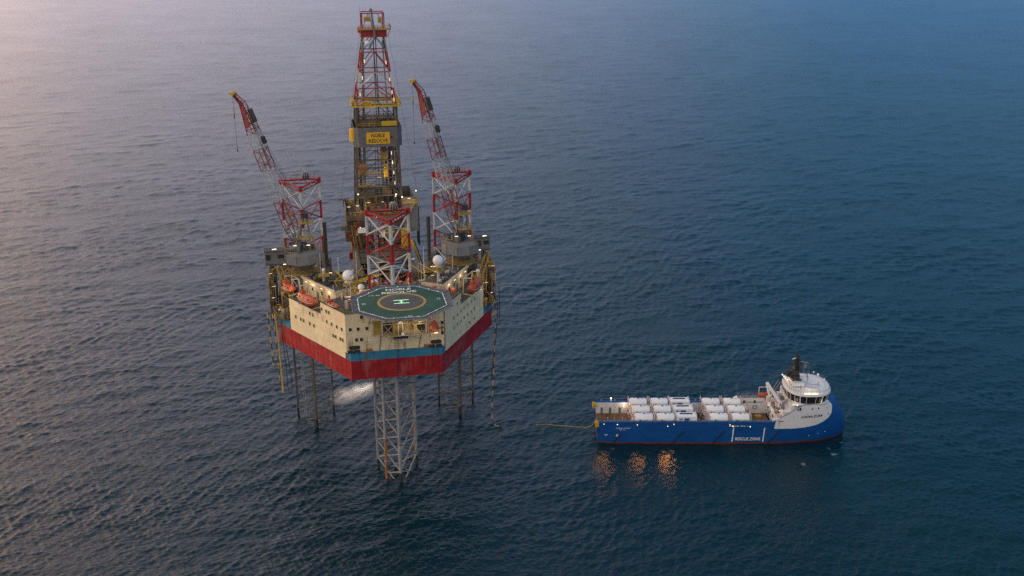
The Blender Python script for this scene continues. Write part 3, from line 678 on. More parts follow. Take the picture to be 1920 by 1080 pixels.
# stair towers beside the cranes
for sd_ in (-1, 1):
    mb = MB()
    for x in (29.5, 32.3):
        for y in (24, 27.5): mb.bar((x*sd_, y, 46.4), ((x+.4)*sd_, y, 62), .25, 0)
    for k in range(5):
        z = 47+k*3; mb.box(min(29.5*sd_, 32.4*sd_), max(29.5*sd_, 32.4*sd_), 24, 27.5, z, z+.12, 1)
        a = (29.6 if k % 2 else 32.2)*sd_; b_ = (32.2 if k % 2 else 29.6)*sd_
        mb.bar((a, 23.8, z), (b_, 23.8, z+3), .3, 0); mb.bar((a, 24.6, z+1), (b_, 24.6, z+4), .12, 0)
    mb.bar((26.5*sd_, 23, 47), (32*sd_, 23, 62.5), .5, 0); mb.bar((28*sd_, 23, 47), (33.5*sd_, 23, 62.5), .5, 0)
    mb.build('stair_tower', ['ochre', 'brown'], plat, P0)
# raised pipe racks by the leg
mb = MB()
for x0 in (-13.5, -9, 9.5, 13):
    mb.path([(x0, 6, 56), (x0*1.2, 9, 61.5), (x0*.8, 20, 61.8), (x0*.8, 24, 50)], .14, 6)
for k in range(8): mb.tube((-12+k*.5, 14, 58.5+.3*(k % 2)), (-4+k*.4, 24, 57.5), .14, 6, k % 2)
mb.bar((-11.5, 5, 60.5), (-7.5, 13, 57), .5, 0); mb.bar((-15.5, 17, 62), (-9.5, 6, 57.5), .4, 1)
mb.build('pipe_rack', ['ochre', 'yellow'], plat, P0)
for sd_ in (-1, 1):   # tall thin aerials
    pass
mb = MB()
for (x, y, z0, h) in ((-20, 20, 60, 7), (-14.6, 18, 60, 6), (-9, 21, 54.5, 12), (9.6, 6, 58.2, 9), (14, 2.5, 58.2, 7), (20.5, 16, 60, 5), (11.5, 16, 54.5, 14), (-12, -2, 58.2, 6.5), (-16.8, 1, 58.2, 5)):
    mb = MB(); mb.tube((x, y, z0), (x, y, z0+h), .07, 5); mb.build('aerial', ['mark_white'], plat, P0)

# strip lamps and flood lamps over the decks
def strips(parent, off, pts, mat='lamp_warm', L=1.3, ang=0.0):
    for p in pts:
        mb = MB(); mb.rbox(p, (L*.75, .10, .08), ang); mb.rbox((p[0], p[1], p[2]+.1), (L, .24, .1), ang, 1)
        mb.build('strip_lamp', [mat, 'grey_light'], parent, off)
strips(plat, P0, [(-34.5, 22, 56.5), (-35.5, 30, 58), (-35, 24, 52), (-30, 18, 57), (-26, 16, 50), (34.6, 24, 58), (34.8, 30, 56), (31.5, 18, 54.6), (-21, 22, 63.5), (-10.5, 22, 60), (9, 24, 62), (13.5, 10, 61), (-8.8, 1, 61), (-6, 2.5, 60.6), (4, 2, 60.5), (7, 5.5, 59), (10.5, 2, 60), (-12.4, -4.5, 60.4), (1.2, -13.4, 55.9), (6.8, -13.5, 55.6), (14.5, 9.5, 62.5)], ang=.25)
strips(plat, P0, [(-33.5, 21, 49.0), (33.6, 20.5, 50.2), (-27.5, 15.0, 55.3), (-20.8, 3.0, 55.6), (28.6, 11.2, 55.0)], 'lamp_white', .6)
for (x, y, z, p) in ((-33, 18.5, 50, 90), (33.5, 18.5, 51, 90), (-29, 14, 58, 160), (-6, 8, 59, 260), (6, 9, 59, 260), (0, 20, 60, 420), (-24, 32, 56, 420), (24, 32, 56, 420), (-35.6, 22, 54, 200), (35.6, 22, 54, 200), (1.5, -15, 54.5, 150), (6.5, -14.8, 54.3, 130), (-11.5, 0, 60.5, 120), (12.5, 0, 60.5, 120), (-12, 15, 60, 260), (13, 15, 60, 260), (0, 40, 56, 600), (-21.5, 1.5, 59.5, 90), (30, 16, 56.5, 100)):
    lamp_light('deck_light', (x, y, z-38), p, (1, .74, .42), plat)

# ------------------------------------------------------------------ lifeboats
def lifeboat(label, loc, rz, L=9.4, Wd=3.1, H=3.0, group='orange covered lifeboats', davit=True):
    t = thing('lifeboat', label, 'lifeboat', loc, rz, group)
    mb = MB(); n = 18; k = 14; vs = []
    for i in range(n+1):
        s_ = -1+2*i/n; w_ = (1-abs(s_)**2.6)**.55 if abs(s_) < 1 else 0.02; w_ = max(w_, .04)
        for j in range(k):
            a = 2*PI*j/k; y = math.cos(a)*Wd/2*w_; z = math.sin(a)
            z = z*H*.5*(w_**.5)*(1.0 if z > 0 else .85); vs.append((s_*L/2, y, z+H*.45+.25*s_*s_))
    fs = [(i*k+j, (i+1)*k+j, (i+1)*k+(j+1) % k, i*k+(j+1) % k) for i in range(n) for j in range(k)]
    mb.add(vs, fs+[tuple(range(k)), tuple(n*k+j for j in range(k))[::-1]], 0)
    mb.build('body', ['orange'], t, smooth=True)
    mb = MB(); mb.rbox((-L*.28, 0, H*.98), (1.6, 1.4, .9)); mb.build('helm_cupola', ['orange'], t)
    mb = MB()
    for sy in (-1, 1):
        pts = [(-L*.44, sy*Wd*.26, H*.5), (-L*.3, sy*Wd*.47, H*.46), (0, sy*Wd*.51, H*.45), (L*.3, sy*Wd*.47, H*.46), (L*.44, sy*Wd*.26, H*.5)]
        mb.path(pts, .09, 5)
    mb.build('fender_rail', ['frame_pink'], t)
    for s_ in (-.7, 0, .7):
        mb = MB(); mb.rbox((s_*L*.35, Wd*.40, H*.72), (.5, .2, .4)); mb.rbox((s_*L*.35, -Wd*.40, H*.72), (.5, .2, .4)); mb.build('porthole', ['glass'], t)
    if davit:
        mb = MB()
        for s_ in (-1, 1):
            x = s_*L*.36
            mb.bar((x, 2.8, .2), (x, 2.4, H+1.4), .3); mb.bar((x, 2.4, H+1.4), (x, -.2, H+1.7), .28); mb.tube((x, 0, H*.8), (x, -.1, H+1.6), .06, 5)
            mb.bar((x, 2.8, -.2), (x, -1.4, -.35), .25)
        mb.bar((-L*.36, 2.5, H+1.3), (L*.36, 2.5, H+1.3), .22)
        o = mb.build('davit_frame', ['cream_clean'], t)
    return t
sL, sR = math.atan2(-34.6, 20.8)+0, math.atan2(34.6, 20.8)
def boat_at(t_, sd_, d, z, label, **k):
    p = side_pt(t_, sd_, d); lifeboat(label, (p.x, p.y, z), sL if sd_ < 0 else sR, **k)
boat_at(22.3, -1, -.3, 54.9, 'large orange lifeboat on the left side above the cream wall', H=3.5, Wd=3.5)
boat_at(33.8, -1, -.8, 55.6, 'orange lifeboat aft of the largest one at the left crane foot', L=5.6, H=3.0)
boat_at(8.8, -1, -.5, 58.2, 'low orange lifeboat between the left deckhouse and the helideck net', L=6.2, H=1.25, Wd=2.0, davit=False)
boat_at(25.5, 1, .5, 54.9, 'orange lifeboat on the right side above the cream wall', H=3.6, Wd=3.5)
t = thing('rescue_boat', 'small orange rescue boat stowed behind the right deckhouse stairs', 'rescue boat', (19.2, 6.8, 54.6), .6)
mb = MB(); mb.lathe((0, 0, 0), [(.9, 0), (1.4, .8), (1.3, 1.9), (.7, 2.8), (.05, 3.1)], 12); mb.build('cover', ['orange'], t, smooth=True)
mb = MB(); mb.box(-1.5, 1.5, -1.2, 1.2, -.1, .0); mb.build('cradle', ['grey'], t)
# bow-up orange boat hanging under the helideck's right front
t = thing('free_fall_boat', 'orange boat slung bow up on the front wall under the right edge of the helideck', 'lifeboat', (10.7, -13.3, 51.9))
mb = MB()
sec = [(0.5, .25), (1.35, .9), (1.55, 1.6), (1.25, 2.6), (.7, 3.6), (.12, 4.5)]
vs = []
for w_, z in sec:
    for a in range(8):
        th = 2*PI*a/8+.39; vs.append((w_*math.cos(th)+z*.05, w_*.8*math.sin(th), z*.86))
fs = [(i*8+j, i*8+(j+1) % 8, (i+1)*8+(j+1) % 8, (i+1)*8+j) for i in range(5) for j in range(8)]
mb.add(vs, fs+[tuple(range(8))[::-1], tuple(40+j for j in range(8))], 0); mb.build('body', ['orange'], t)
mb = MB()
for sx in (-1, 1): mb.bar((sx*1.6, 1.6, 0), (sx*1.6, 1.6, 5.5), .18); mb.bar((sx*1.6, 1.6, 0.1), (sx*1.3, -1.0, 0.1), .18)
mb.bar((-1.7, -1, .1), (1.7, -1, .1), .2); mb.bar((-1.6, 1.6, 5.4), (1.6, 1.6, 5.4), .15)
mb.build('launch_frame', ['cream_clean'], t)
mb = MB(); mb.rbox((.6, -1.2, .35), (.9, .15, .15)); mb.build('strip_lamp', ['lamp_warm'], t)
lamp_light('boat_light', (.3, -2.2, .3), 60, (1, .6, .25), t)

# ------------------------------------------------------------------ radomes
def radome(label, loc, r, post, group='white satellite domes', mark=False):
    t = thing('satellite_dome', label, 'radome', loc, 0, group)
    mb = MB(); mb.sphere((0, 0, post+r*.9), r, 28); d = mb.build('dome', ['dome'], t, smooth=True)
    mb = MB(); mb.tube((0, 0, 0), (0, 0, post+.2), .45, 12); mb.tube((0, 0, post-.5), (0, 0, post+.1), r*.72, 16, r2=r*.62)
    mb.build('pedestal', ['cream_clean'], t)
    mb = MB(); mb.rail([(-1.6, -1.6, post-1.2), (1.6, -1.6, post-1.2), (1.6, 1.6, post-1.2), (-1.6, 1.6, post-1.2), (-1.6, -1.6, post-1.2)], 1.0, .07)
    mb.box(-1.7, 1.7, -1.7, 1.7, post-1.35, post-1.2); mb.build('platform', ['ochre'], t)
    if mark:
        mb = MB(); mb.tube((.7, -1.55, post+2.0), (.8, -1.66, post+2.02), .22, 8); mb.tube((1.35, -1.1, post+2.2), (1.45, -1.2, post+2.22), .2, 8); mb.build('vent_port', ['red'], d)
    return t
radome('large white satellite dome with two small red ports left of the helideck', (-12.1, 8, 54.5), 1.72, 7.3, mark=True)
radome('large plain white satellite dome right of the front leg', (15.1, 8.5, 60), 1.62, 4.8)
radome('smallest white dome above the right lifeboat', (28.5, 16.5, 54.5), .62, 4.2)
radome('small white dome above the left deckhouse roof', (-19.2, 14, 60), .48, 3.2)
radome('squat cream dome on a post just right of the marked satellite dome', (-8.7, 2, 58.2), .95, 2.6)

# ------------------------------------------------------------------ cranes
def crane(sd_, base, tip, label, cab_c, cab_s, hook):
    bx, by = base; B0 = (bx, by, 46.4)
    t = thing('pedestal_crane', label, 'crane', B0, 0, 'lattice boom cranes on the platform')
    mb = MB(); mb.lathe((bx, by, 46.4), [(2.1, 0), (2.1, 9.5), (2.2, 11.5), (3.0, 14.2)], 20, 0); mb.build('pedestal', ['grey_light'], t, B0)
    mb = MB(); mb.lathe((bx, by, 60.6), [(2.9, 0), (2.9, 1.9)], 20, 1); mb.lathe((bx, by, 60.0), [(3.1, 0), (4.8, .1), (4.8, .35), (3.1, .4)], 24, 0)
    ring = [(bx+4.7*math.cos(a*PI/12), by+4.7*math.sin(a*PI/12), 60.4) for a in range(25)]; mb.rail(ring, 1.0, .09, step=2, m=0)
    mb.build('slew_platform', ['ochre', 'brown'], t, B0)
    # polygonal machinery drum
    mb = MB(); mb.lathe((bx, by, 62.3), [(4.0, 0), (6.1, 1.4), (6.3, 1.5), (6.3, 4.4), (5.9, 4.5)], 10, 0)
    for k in range(10):
        a = 2*PI*k/10; mb.bar((bx+6.33*math.cos(a), by+6.33*math.sin(a), 63.8), (bx+6.33*math.cos(a), by+6.33*math.sin(a), 66.7), .16, 1)
    drum = mb.build('machinery_house', ['grey_light', 'grey'], t, B0)
    mb = MB(); ring = [(bx+6.0*math.cos(a*PI/10), by+6.0*math.sin(a*PI/10), 66.8) for a in range(21)]; mb.rail(ring, 1.1, .09, step=2)
    rr = random.Random(50+sd_)
    for k in range(14): mb.rbox((bx+rr.uniform(-3.8, 3.8), by+rr.uniform(-3.8, 3.8), 67.4+rr.random()), (rr.uniform(.5, 1.6), rr.uniform(.5, 1.6), rr.uniform(.8, 2.2)), rr.random(), 1+rr.randrange(3))
    mb.rail(ring[4:14], 2.0, .1, step=2); mb.tube((bx-1.5, by+1, 68.2), (bx+1.6, by+1, 68.2), .9, 12, 2)
    mb.build('winch_deck', ['ochre', 'grey', 'dark', 'grey_light'], drum, B0)
    # mast frame
    top = (bx+1.6, by+1.5, 77.4); mb = MB()
    for dx, dy in ((-2.4, -1), (2.6, -1), (2.6, 3), (-1.0, 3)):
        mb.bar((bx+dx, by+dy, 66.8), (top[0]+(.5 if dx > 0 else -.5), top[1]+dy*.15, top[2]), .34, 0)
    for zf in (.3, .55, .8):
        q = [(bx+dx+(top[0]-bx-dx)*zf, by+dy+(top[1]-by-dy)*zf, 66.8+(77.4-66.8)*zf) for dx, dy in ((-2.4, -1), (2.6, -1), (2.6, 3), (-1.0, 3))]
        for i in range(4): mb.bar(q[i], q[(i+1) % 4], .14, 0)
    mb.box(top[0]-1.0, top[0]+1.0, top[1]-1.0, top[1]+1.0, 76.8, 78.4, 1)
    for zz in (70.6, 75.4): mb.box(top[0]-2.3, top[0]+2.2, top[1]-2, top[1]+1.5, zz-.1, zz, 2); mb.rail([(top[0]-2.3, top[1]-2, zz), (top[0]+2.2, top[1]-2, zz), (top[0]+2.2, top[1]+1.5, zz)], 1, .09, m=2)
    mb.bar((top[0], top[1], 77), (top[0]+2.8*(1), top[1]-2.5, 66.9), .2, 2); 
    mb.build('mast_frame', ['grey', 'dark', 'ochre'], t, B0)
    # cab
    cx, cy, cz = cab_c; w_, d_, h_ = cab_s; mb = MB(); mb.box(cx-w_/2, cx+w_/2, cy-d_/2, cy+d_/2, cz-h_/2, cz+h_/2, 0)
    mb.box(cx-w_/2-.15, cx+w_/2+.15, cy-d_/2-.15, cy+d_/2+.15, cz-h_/2-.25, cz-h_/2, 1); mb.box(cx-w_/2-.1, cx+w_/2+.1, cy-d_/2-.1, cy+d_/2+.1, cz+h_/2, cz+h_/2+.2, 1)
    mb.rail([(cx-w_/2, cy-d_/2, cz+h_/2+.2), (cx+w_/2, cy-d_/2, cz+h_/2+.2)], .9, .08, m=1)
    mb.bar((cx, cy, cz-h_/2), (bx+sd_*4.5, by, 62.8), .5, 1); mb.bar((cx, cy+1, cz-.5), (bx+sd_*4.5, by+1, 65.5), .5, 1)
    cab = mb.build('cab', ['grey', 'dark'], t, B0)
    mb = MB(); mb.box(cx-w_/2+.3, cx-w_/2+1.6, cy-d_/2-.06, cy-d_/2, cz-.7, cz+1.1); mb.box(cx+.2, cx+w_/2-.4, cy-d_/2-.06, cy-d_/2, cz-.2, cz+1.0); mb.build('window', ['glass'], cab, B0)
    mb = MB(); mb.rbox((cx+sd_*w_*.1, cy-d_/2-.3, cz+h_/2+.9), (1.3, .16, .14), .2); mb.rbox((cx-sd_*w_*.3, cy-d_/2-.3, cz-h_/2-.1), (1.2, .16, .14), .2); mb.build('strip_lamp', ['lamp_white'], cab, B0)
    # boom
    foot = Vector((bx-1.2 if sd_ < 0 else bx, by+.6, 68.6)); tip = Vector(tip); ax = (tip-foot); L = ax.length; ax.normalize()
    side = ax.cross(Vector((0, 0, 1))); side = Vector((side.x, side.y, 0)).normalized(); side = (side*0.9+Vector((0, 0, 0))).normalized()
    up = side.cross(ax).normalized()
    if up.z < 0: up = -up
    def half(t_):
        if t_ < .12: return .5+(2.15-.5)*t_/.12, .4+(1.1-.4)*t_/.12
        if t_ < .72: return 2.15, 1.1
        if t_ < .93: f_ = (t_-.72)/.21; return 2.15-1.35*f_, 1.1-.45*f_
        return .8-.35*(t_-.93)/.07, .65-.3*(t_-.93)/.07
    def band(t_):
        for a, m in ((.115, 2), (.30, 0), (.50, 1), (.63, 0), (.745, 1)):
            if t_ < a: return m
        return 0
    def P(t_, i):
        w_, h_ = half(t_); sx, sy = ((-1, -1), (1, -1), (1, 1), (-1, 1))[i]
        bend = Vector((0, 0, 0))
        if t_ > .93: bend = (side*0 - up*0)+Vector((-.9, 0, -.2))*((t_-.93)/.07)*1.6
        return foot+ax*(t_*L)+side*(sx*w_)+up*(sy*h_)+bend
    n = 30; mb = MB()
    for k in range(n):
        a, b_ = k/n, (k+1)/n; m = band((a+b_)/2)
        for i in range(4): mb.tube(P(a, i), P(b_, i), .145, 5, m, cap=False)
        for i in range(4):
            j = (i+1) % 4
            if (k+i) % 2: mb.tube(P(a, i), P(b_, j), .065, 4, m, cap=False)
            else: mb.tube(P(a, j), P(b_, i), .065, 4, m, cap=False)
            if k % 3 == 0 or b_ > .7: mb.tube(P(b_, i), P(b_, j), .08, 4, m, cap=False)
    boom = mb.build('boom', ['crane_red_shaded', 'crane_white_shaded', 'brown'], t, B0)
    # plated boom head, walkway and sheaves
    mb = MB()
    for k in range(4):
        a, b_ = .78+k*.045, .78+(k+1)*.045
        mb.add([P(a, 0), P(b_, 0), P(b_, 3), P(a, 3)], [(0, 1, 2, 3)], 0)
        c0, c1 = (P(a, 0)+P(a, 1))/2, (P(b_, 0)+P(b_, 1))/2; mb.add([P(a, 0), P(b_, 0), c1, c0], [(0, 1, 2, 3)], 0)
    mb.path([P(.95, 0)*.5+P(.95, 1)*.5, (P(.985, 0)+P(1, 1))/2, (P(1, 0)+P(1, 1))/2], .42, 6, 0)
    mb.build('boom_head', ['crane_red_shaded'], boom, B0)
    mb = MB()
    for (a, b_, m) in ((.115, .30, 0), (.30, .50, 2), (.50, .63, 0), (.63, .745, 2), (.745, .86, 0)):
        c0 = (P(a, 2)+P(a, 3))/2; c1 = (P(b_, 2)+P(b_, 3))/2; k = 12
        for q in range(k):
            u, v = c0+(c1-c0)*(q/k), c0+(c1-c0)*((q+.82)/k)
            w_ = side*(.38 if m == 0 else .2)
            mb.add([u-w_, v-w_, v+w_, u+w_, u-w_+up*.1, v-w_+up*.1, v+w_+up*.1, u+w_+up*.1], [(0,1,2,3),(7,6,5,4),(0,4,5,1),(3,2,6,7),(0,3,7,4),(1,5,6,2)], m)
    mb.build('boom_walkway', ['pipe_rust', 'crane_red_shaded', 'crane_white_shaded'], boom, B0)
    mb = MB()
    for t_ in (.67, .69):
        c = (P(t_, 2)*.75+P(t_, 3)*.25)+up*.5; mb.tube(c-side*.35, c+side*.35, .75, 10, 0)
    c = (P(.885, 2)*.8+P(.885, 3)*.2); d = (P(.80, 2)*.8+P(.80, 3)*.2); mb.tube(d+up*.3, c+up*.5, .75, 7, 0)
    mb.build('winch', ['dark'], boom, B0)
    mb = MB(); c = (P(1, 0)+P(1, 1)+P(1, 2)+P(1, 3))/4; mb.tube(c-side*.9, c+side*.9, .6, 10); mb.rbox(c+Vector((-.6, 0, .2)), (1.4, 1.2, .6)); mb.build('tip_sheave', ['yellow'], boom, B0)
    mb = MB(); h = c+Vector((-.3, -.3, 0)); mb.tube(h, h-Vector((0, 0, hook)), .055, 5, 1); mb.rbox(h-Vector((0, 0, 5.2)), (.4, .4, 1.3), 0, 0); mb.tube(h-Vector((0, 0, 6)), h-Vector((0, 0, 7.5)), .14, 6, 1)
    mb.tube(h-Vector((0, 0, hook)), h-Vector((0, 0, hook+.7)), .2, 6, 1)
    mb.build('hoist_line', ['yellow', 'dark'], t, B0)
    mb = MB()
    for s_ in (-.5, .5):
        mb.tube(Vector(top)+side*s_+Vector((0, 0, .6)), (P(.86, 2)+P(.86, 3))/2+side*s_, .05, 4); mb.tube(Vector(top)+side*s_*2, (P(.68, 2)+P(.68, 3))/2+side*s_, .05, 4)
    mb.build('stay_rope', ['dark'], t, B0)
    for p in ((bx-2, by-5, 70), (bx+2, by-5.2, 70)):
        mb = MB(); mb.rbox(p, (1.0, .16, .14)); mb.build('strip_lamp', ['lamp_warm'], drum, B0)
    return t
crane(-1, (-25.2, 24.6), (-40.9, 36, 114.2), 'left lattice crane with red and white boom leaning out over the water', (-32.8, 24, 65.6), (7.4, 3.6, 4.0), 17)
crane(1, (24.4, 24.6), (13.5, 36, 116.3), 'right lattice crane with red and white boom leaning towards the derrick', (31.2, 24, 66.2), (4.6, 3.4, 3.6), 19)
for x, lab in ((-17.9, 'dark tall exhaust pipe right of the left crane'), (14.9, 'dark tall exhaust pipe left of the right crane')):
    t = thing('exhaust_stack', lab, 'exhaust pipe', (x, 31, 46.4), 0, 'tall exhaust pipes')
    mb = MB(); mb.tube((0, 0, 8), (0, 0, 27), .62, 12); mb.tube((0, 0, 27), (0, 0, 27.2), .7, 12); mb.build('pipe', ['dark'], t)
    mb = MB(); mb.box(-1.5, 1.5, -1.5, 1.5, 0, 9); mb.tube((0, 0, 9), (0, 0, 12.5), 1.5, 10, r2=.7); mb.build('silencer', ['derrick'], t)
    mb = MB(); mb.box(-2.2, 2.2, -2.2, 2.2, 9, 9.15); mb.rail([(-2.2, -2.2, 9.15), (2.2, -2.2, 9.15), (2.2, 2.2, 9.15), (-2.2, 2.2, 9.15), (-2.2, -2.2, 9.15)], 1.1, .09); mb.build('platform', ['ochre'], t)
    mb = MB(); mb.rbox((.8, -2.3, 11), (1.3, .16, .12)); mb.build('strip_lamp', ['lamp_warm'], t)

# ------------------------------------------------------------------ derrick on its cantilever
DX, DY = 1.6, 68.0; D0 = (DX, DY, 48.0)
der = thing('drilling_derrick', 'tall lattice drilling derrick with red and white top on the raised drill floor', 'derrick', D0)
def dh(z):
    if z < 104.5: return 7.7-(z-67)/(37.5)*1.1
    if z < 127: return 6.6-(z-104.5)/22.5*3.3
    return 3.3
def dc(z): return DX+(z-67)*.012
def band(z):
    if z > 127: return 1
    if z > 121.4: return 3
    if z > 115: return 1
    if z > 109.8: return 2
    if z > 104.5: return 1
    return 0
dm = ['derrick', 'red', 'white', 'grey_light']
def corner(z, i):
    h = dh(z); sx, sy = ((-1, -1), (1, -1), (1, 1), (-1, 1))[i]; return Vector((dc(z)+sx*h, DY+sy*h, z))
lev = [67+k*6.25 for k in range(7)]+[109.8, 115, 121.4, 127]
for i in range(4):
    mb = MB()
    for a, b_ in zip(lev[:-1], lev[1:]): mb.bar(corner(a, i), corner(b_, i), .62 if a < 104 else .48, band((a+b_)/2))
    mb.build('corner_post', dm, der, D0)
mb = MB()
for a, b_ in zip(lev[:-1], lev[1:]):
    m = band((a+b_)/2); mid = (a+b_)/2
    for i in range(4):
        j = (i+1) % 4; A, B, A2, B2 = corner(a, i), corner(a, j), corner(b_, i), corner(b_, j)
        mb.bar(A2, B2, .30, m if m != 2 else 1)
        Mt = (A2+B2)/2
        if a < 104 and a > 68:
            mb.bar(A, Mt, .24, m); mb.bar(B, Mt, .24, m); mb.bar((A+A2)/2, (B+B2)/2, .16, m)
            mb.bar(Mt, (A+B)/2, .16, m)
            for q in (.2, .4, .6, .8): mb.bar(A+(A2-A)*q, B+(B2-B)*q, .09, m)
            for q in (.25, .75): mb.bar(A+(B-A)*q, A2+(B2-A2)*q, .09, m)
        elif a > 104:
            mb.bar(A, Mt, .26, m); mb.bar(B, Mt, .26, m)
mb.build('bracing', dm, der, D0)
# guide rails, pipe stands, top drive inside
mb = MB(); rr = random.Random(3)
for k in range(18): x = DX+3.2+rr.uniform(-1.2, 3.0); mb.tube((x, DY+rr.uniform(-5, 4), 67), (x, DY+rr.uniform(-3, 3), 99+rr.uniform(-3, 1)), .17, 5, 0)
for k in range(5): x = DX-6+rr.uniform(-.6, .6); mb.tube((x, DY-5+k*.4, 67), (x+.2, DY-5, 104), .15, 5, rr.choice((0, 2)))
for x in (-5.2, -4.6, 5.6): mb.tube((DX+x, DY-5, 67), (DX+x*.62, DY-3.4, 125), .24, 6, 1)
for x in (.5, 1.7): mb.bar((DX+x, DY-1, 67), (dc(126)+x*.6-.2, DY, 126), .3, 2)
mb.build('guide_pipes', ['dark', 'grey_light', 'derrick'], der, D0)
mb = MB(); mb.rbox((DX+2.5, DY-3, 86), (2.0, 1.6, 3.4), 0, 0); mb.rbox((DX+2.8, DY-4, 81), (1.4, 1.4, 5), 0, 1); mb.rbox((DX+2.3, DY-3, 89.5), (1.4, 1.2, 2.4), 0, 2)
mb.tube((DX+1.6, DY-2, 89), (dc(126), DY, 127), .12, 5, 3)
mb.build('top_drive', ['ochre', 'yellow', 'red', 'dark'], der, D0)
for (z, x0, x1, m) in ((76.5, -6.8, -1.2, 'ochre'), (76.5, 3, 6.8, 'grey'), (80.6, -6.6, 1, 'yellow'), (82.5, -6.6, -5, 'brown'), (84, -6.8, -4.6, 'brown'), (92, -6, 6, 'grey'), (100, -6.4, 6.6, 'brown')):
    mb = MB(); mb.box(DX+x0, DX+x1, DY-dh(z)+.2, DY-dh(z)+2.4, z, z+.25); mb.rail([(DX+x0, DY-dh(z)+.1, z+.2), (DX+x1, DY-dh(z)+.1, z+.2)], 1.1, .1); mb.build('working_platform', [m], der, D0)
for (x0, x1, y0, y1, z0, z1, m) in ((-6.6, -1.4, -7.3, -5, 72.5, 74.8, 'derrick'), (1.6, 4.4, -6.9, -4, 73, 75.5, 'brown'), (-6.4, -3.8, -7.2, -5.2, 81, 84.4, 'pipe_rust')):
    mb = MB(); mb.box(DX+x0, DX+x1, DY+y0, DY+y1, z0, z1); mb.build('equipment_box', [m], der, D0)
# monkey board house with the name board
z0, z1 = 90.4, 97.0; cx = dc(94)+.1; wl = 8.1; ch = 1.6
poly = [(cx-wl+ch, DY-wl), (cx+wl-ch, DY-wl), (cx+wl, DY-wl+ch), (cx+wl, DY+wl), (cx-wl, DY+wl), (cx-wl, DY-wl+ch)]
mb = MB(); n = len(poly)
inn = [(cx+(x-cx)*.975, DY+(y-DY)*.975) for x, y in poly]
for i in range(n):
    j = (i+1) % n; a, b_, c, d = poly[i], poly[j], inn[j], inn[i]
    vs = [(*a, z0), (*b_, z0), (*b_, z1), (*a, z1), (*d, z0), (*c, z0), (*c, z1), (*d, z1)]
    mb.add(vs, [(0, 1, 2, 3), (5, 4, 7, 6), (3, 2, 6, 7), (1, 0, 4, 5)], 0)
    L_ = math.hypot(b_[0]-a[0], b_[1]-a[1]); k = int(L_/1.3)
    for q in range(1, k):
        px, py = a[0]+(b_[0]-a[0])*q/k, a[1]+(b_[1]-a[1])*q/k
        if i != 0: mb.bar((px, py, z0), (px, py, z1), .1, 0)
mb.build('wind_wall', ['grey'], der, D0)
mb = MB(); mb.box(cx-3.9, cx+3.9, DY-wl-.14, DY-wl-.02, 91.5, 95.4); sb = mb.build('name_board', ['sign_yellow'], der, D0)
text('NOBLE', 1.75, lambda x, y: (cx+x, DY-wl-.17, 93.75+y), 'mark_black', sb, D0, width=4.5, bold=.02)
text('RESOLVE', 1.75, lambda x, y: (cx+x, DY-wl-.17, 91.95+y), 'mark_black', sb, D0, width=6.5, bold=.02)
mb = MB(); mb.tube((cx+4.5, DY-wl-.1, 93.6), (cx+4.5, DY-wl, 93.6), .33, 10); mb.rbox((cx-4.9, DY-wl-.1, 93.6), (.5, .1, .5)); mb.build('wall_vent', ['dark'], der, D0)
mb = MB()
for sy in (-1,): mb.lathe((cx-wl-.1, DY-wl+2.6, 92.2), [(1.2, 0), (1.2, 4.2)], 10)
mb.build('side_shield', ['sign_yellow'], der, D0)
mb = MB(); mb.box(cx-6.6, cx+1, DY-6.6, DY-5.4, 97.2, 99.6, 0); mb.box(cx+1.4, cx+6.6, DY-7.4, DY-6.8, 97.3, 98.9, 1)
mb.rail([(cx-6.4, DY-6.9, 97), (cx+6.4, DY-6.9, 97)], 1.2, .1, m=1); mb.build('board_fitting', ['brown', 'yellow'], der, D0)
# yellow ring platform
mb = MB(); h = 8.0; zz = 104.3; c0 = dc(zz)
for (x0, x1, y0, y1) in ((-h, h, -h, -5.9), (-h, h, 5.9, h), (-h, -5.9, -5.9, 5.9), (5.9, h, -5.9, 5.9)): mb.box(c0+x0, c0+x1, DY+y0, DY+y1, zz-.45, zz, 0)
mb.rail([(c0-h, DY-h, zz), (c0+h, DY-h, zz), (c0+h, DY+h, zz), (c0-h, DY+h, zz), (c0-h, DY-h, zz)], 1.2, .16, step=1.2)
mb.rbox((c0-7.9, DY-7.4, 105.3), (1.2, .9, 1.6), .4, 0); mb.rbox((c0-3, DY-7.2, 105), (3, 1.2, 1.4), 0, 0); mb.tube((c0-5, DY-6, 106), (c0+5, DY-6, 106), .3, 6, 1)
mb.build('ring_platform', ['yellow', 'pipe_rust'], der, D0)
# crown
mb = MB(); c1 = dc(128); mb.box(c1-4.3, c1+4.3, DY-4, DY+4, 126.2, 128.6, 0)
mb.box(c1-5.0, c1-4.2, DY-2, DY+2, 127.5, 129, 0)
for sx in (-1, 1):
    for sy in (-1, 1): mb.bar((c1+sx*3.6, DY+sy*3, 128.6), (c1+sx*3.6, DY+sy*3, 133.8), .34, 0)
    mb.bar((c1+sx*3.6, DY-3, 133.8), (c1+sx*3.6, DY+3, 133.8), .3, 0)
    mb.bar((c1+sx*3.6, DY-3, 128.7), (c1+sx*1.6, DY-3, 133.6), .22, 0)
mb.bar((c1-3.6, DY-3, 133.8), (c1+3.6, DY-3, 133.8), .34, 0); mb.bar((c1-3.6, DY+3, 133.8), (c1+3.6, DY+3, 133.8), .3, 0)
mb.bar((c1-.2, DY-3, 128.7), (c1-1.2, DY-3, 133.6), .22, 0); mb.bar((c1+.2, DY-3, 128.7), (c1-.2, DY-3, 133.6), .22, 0)
cr = mb.build('crown_frame', ['red'], der, D0)
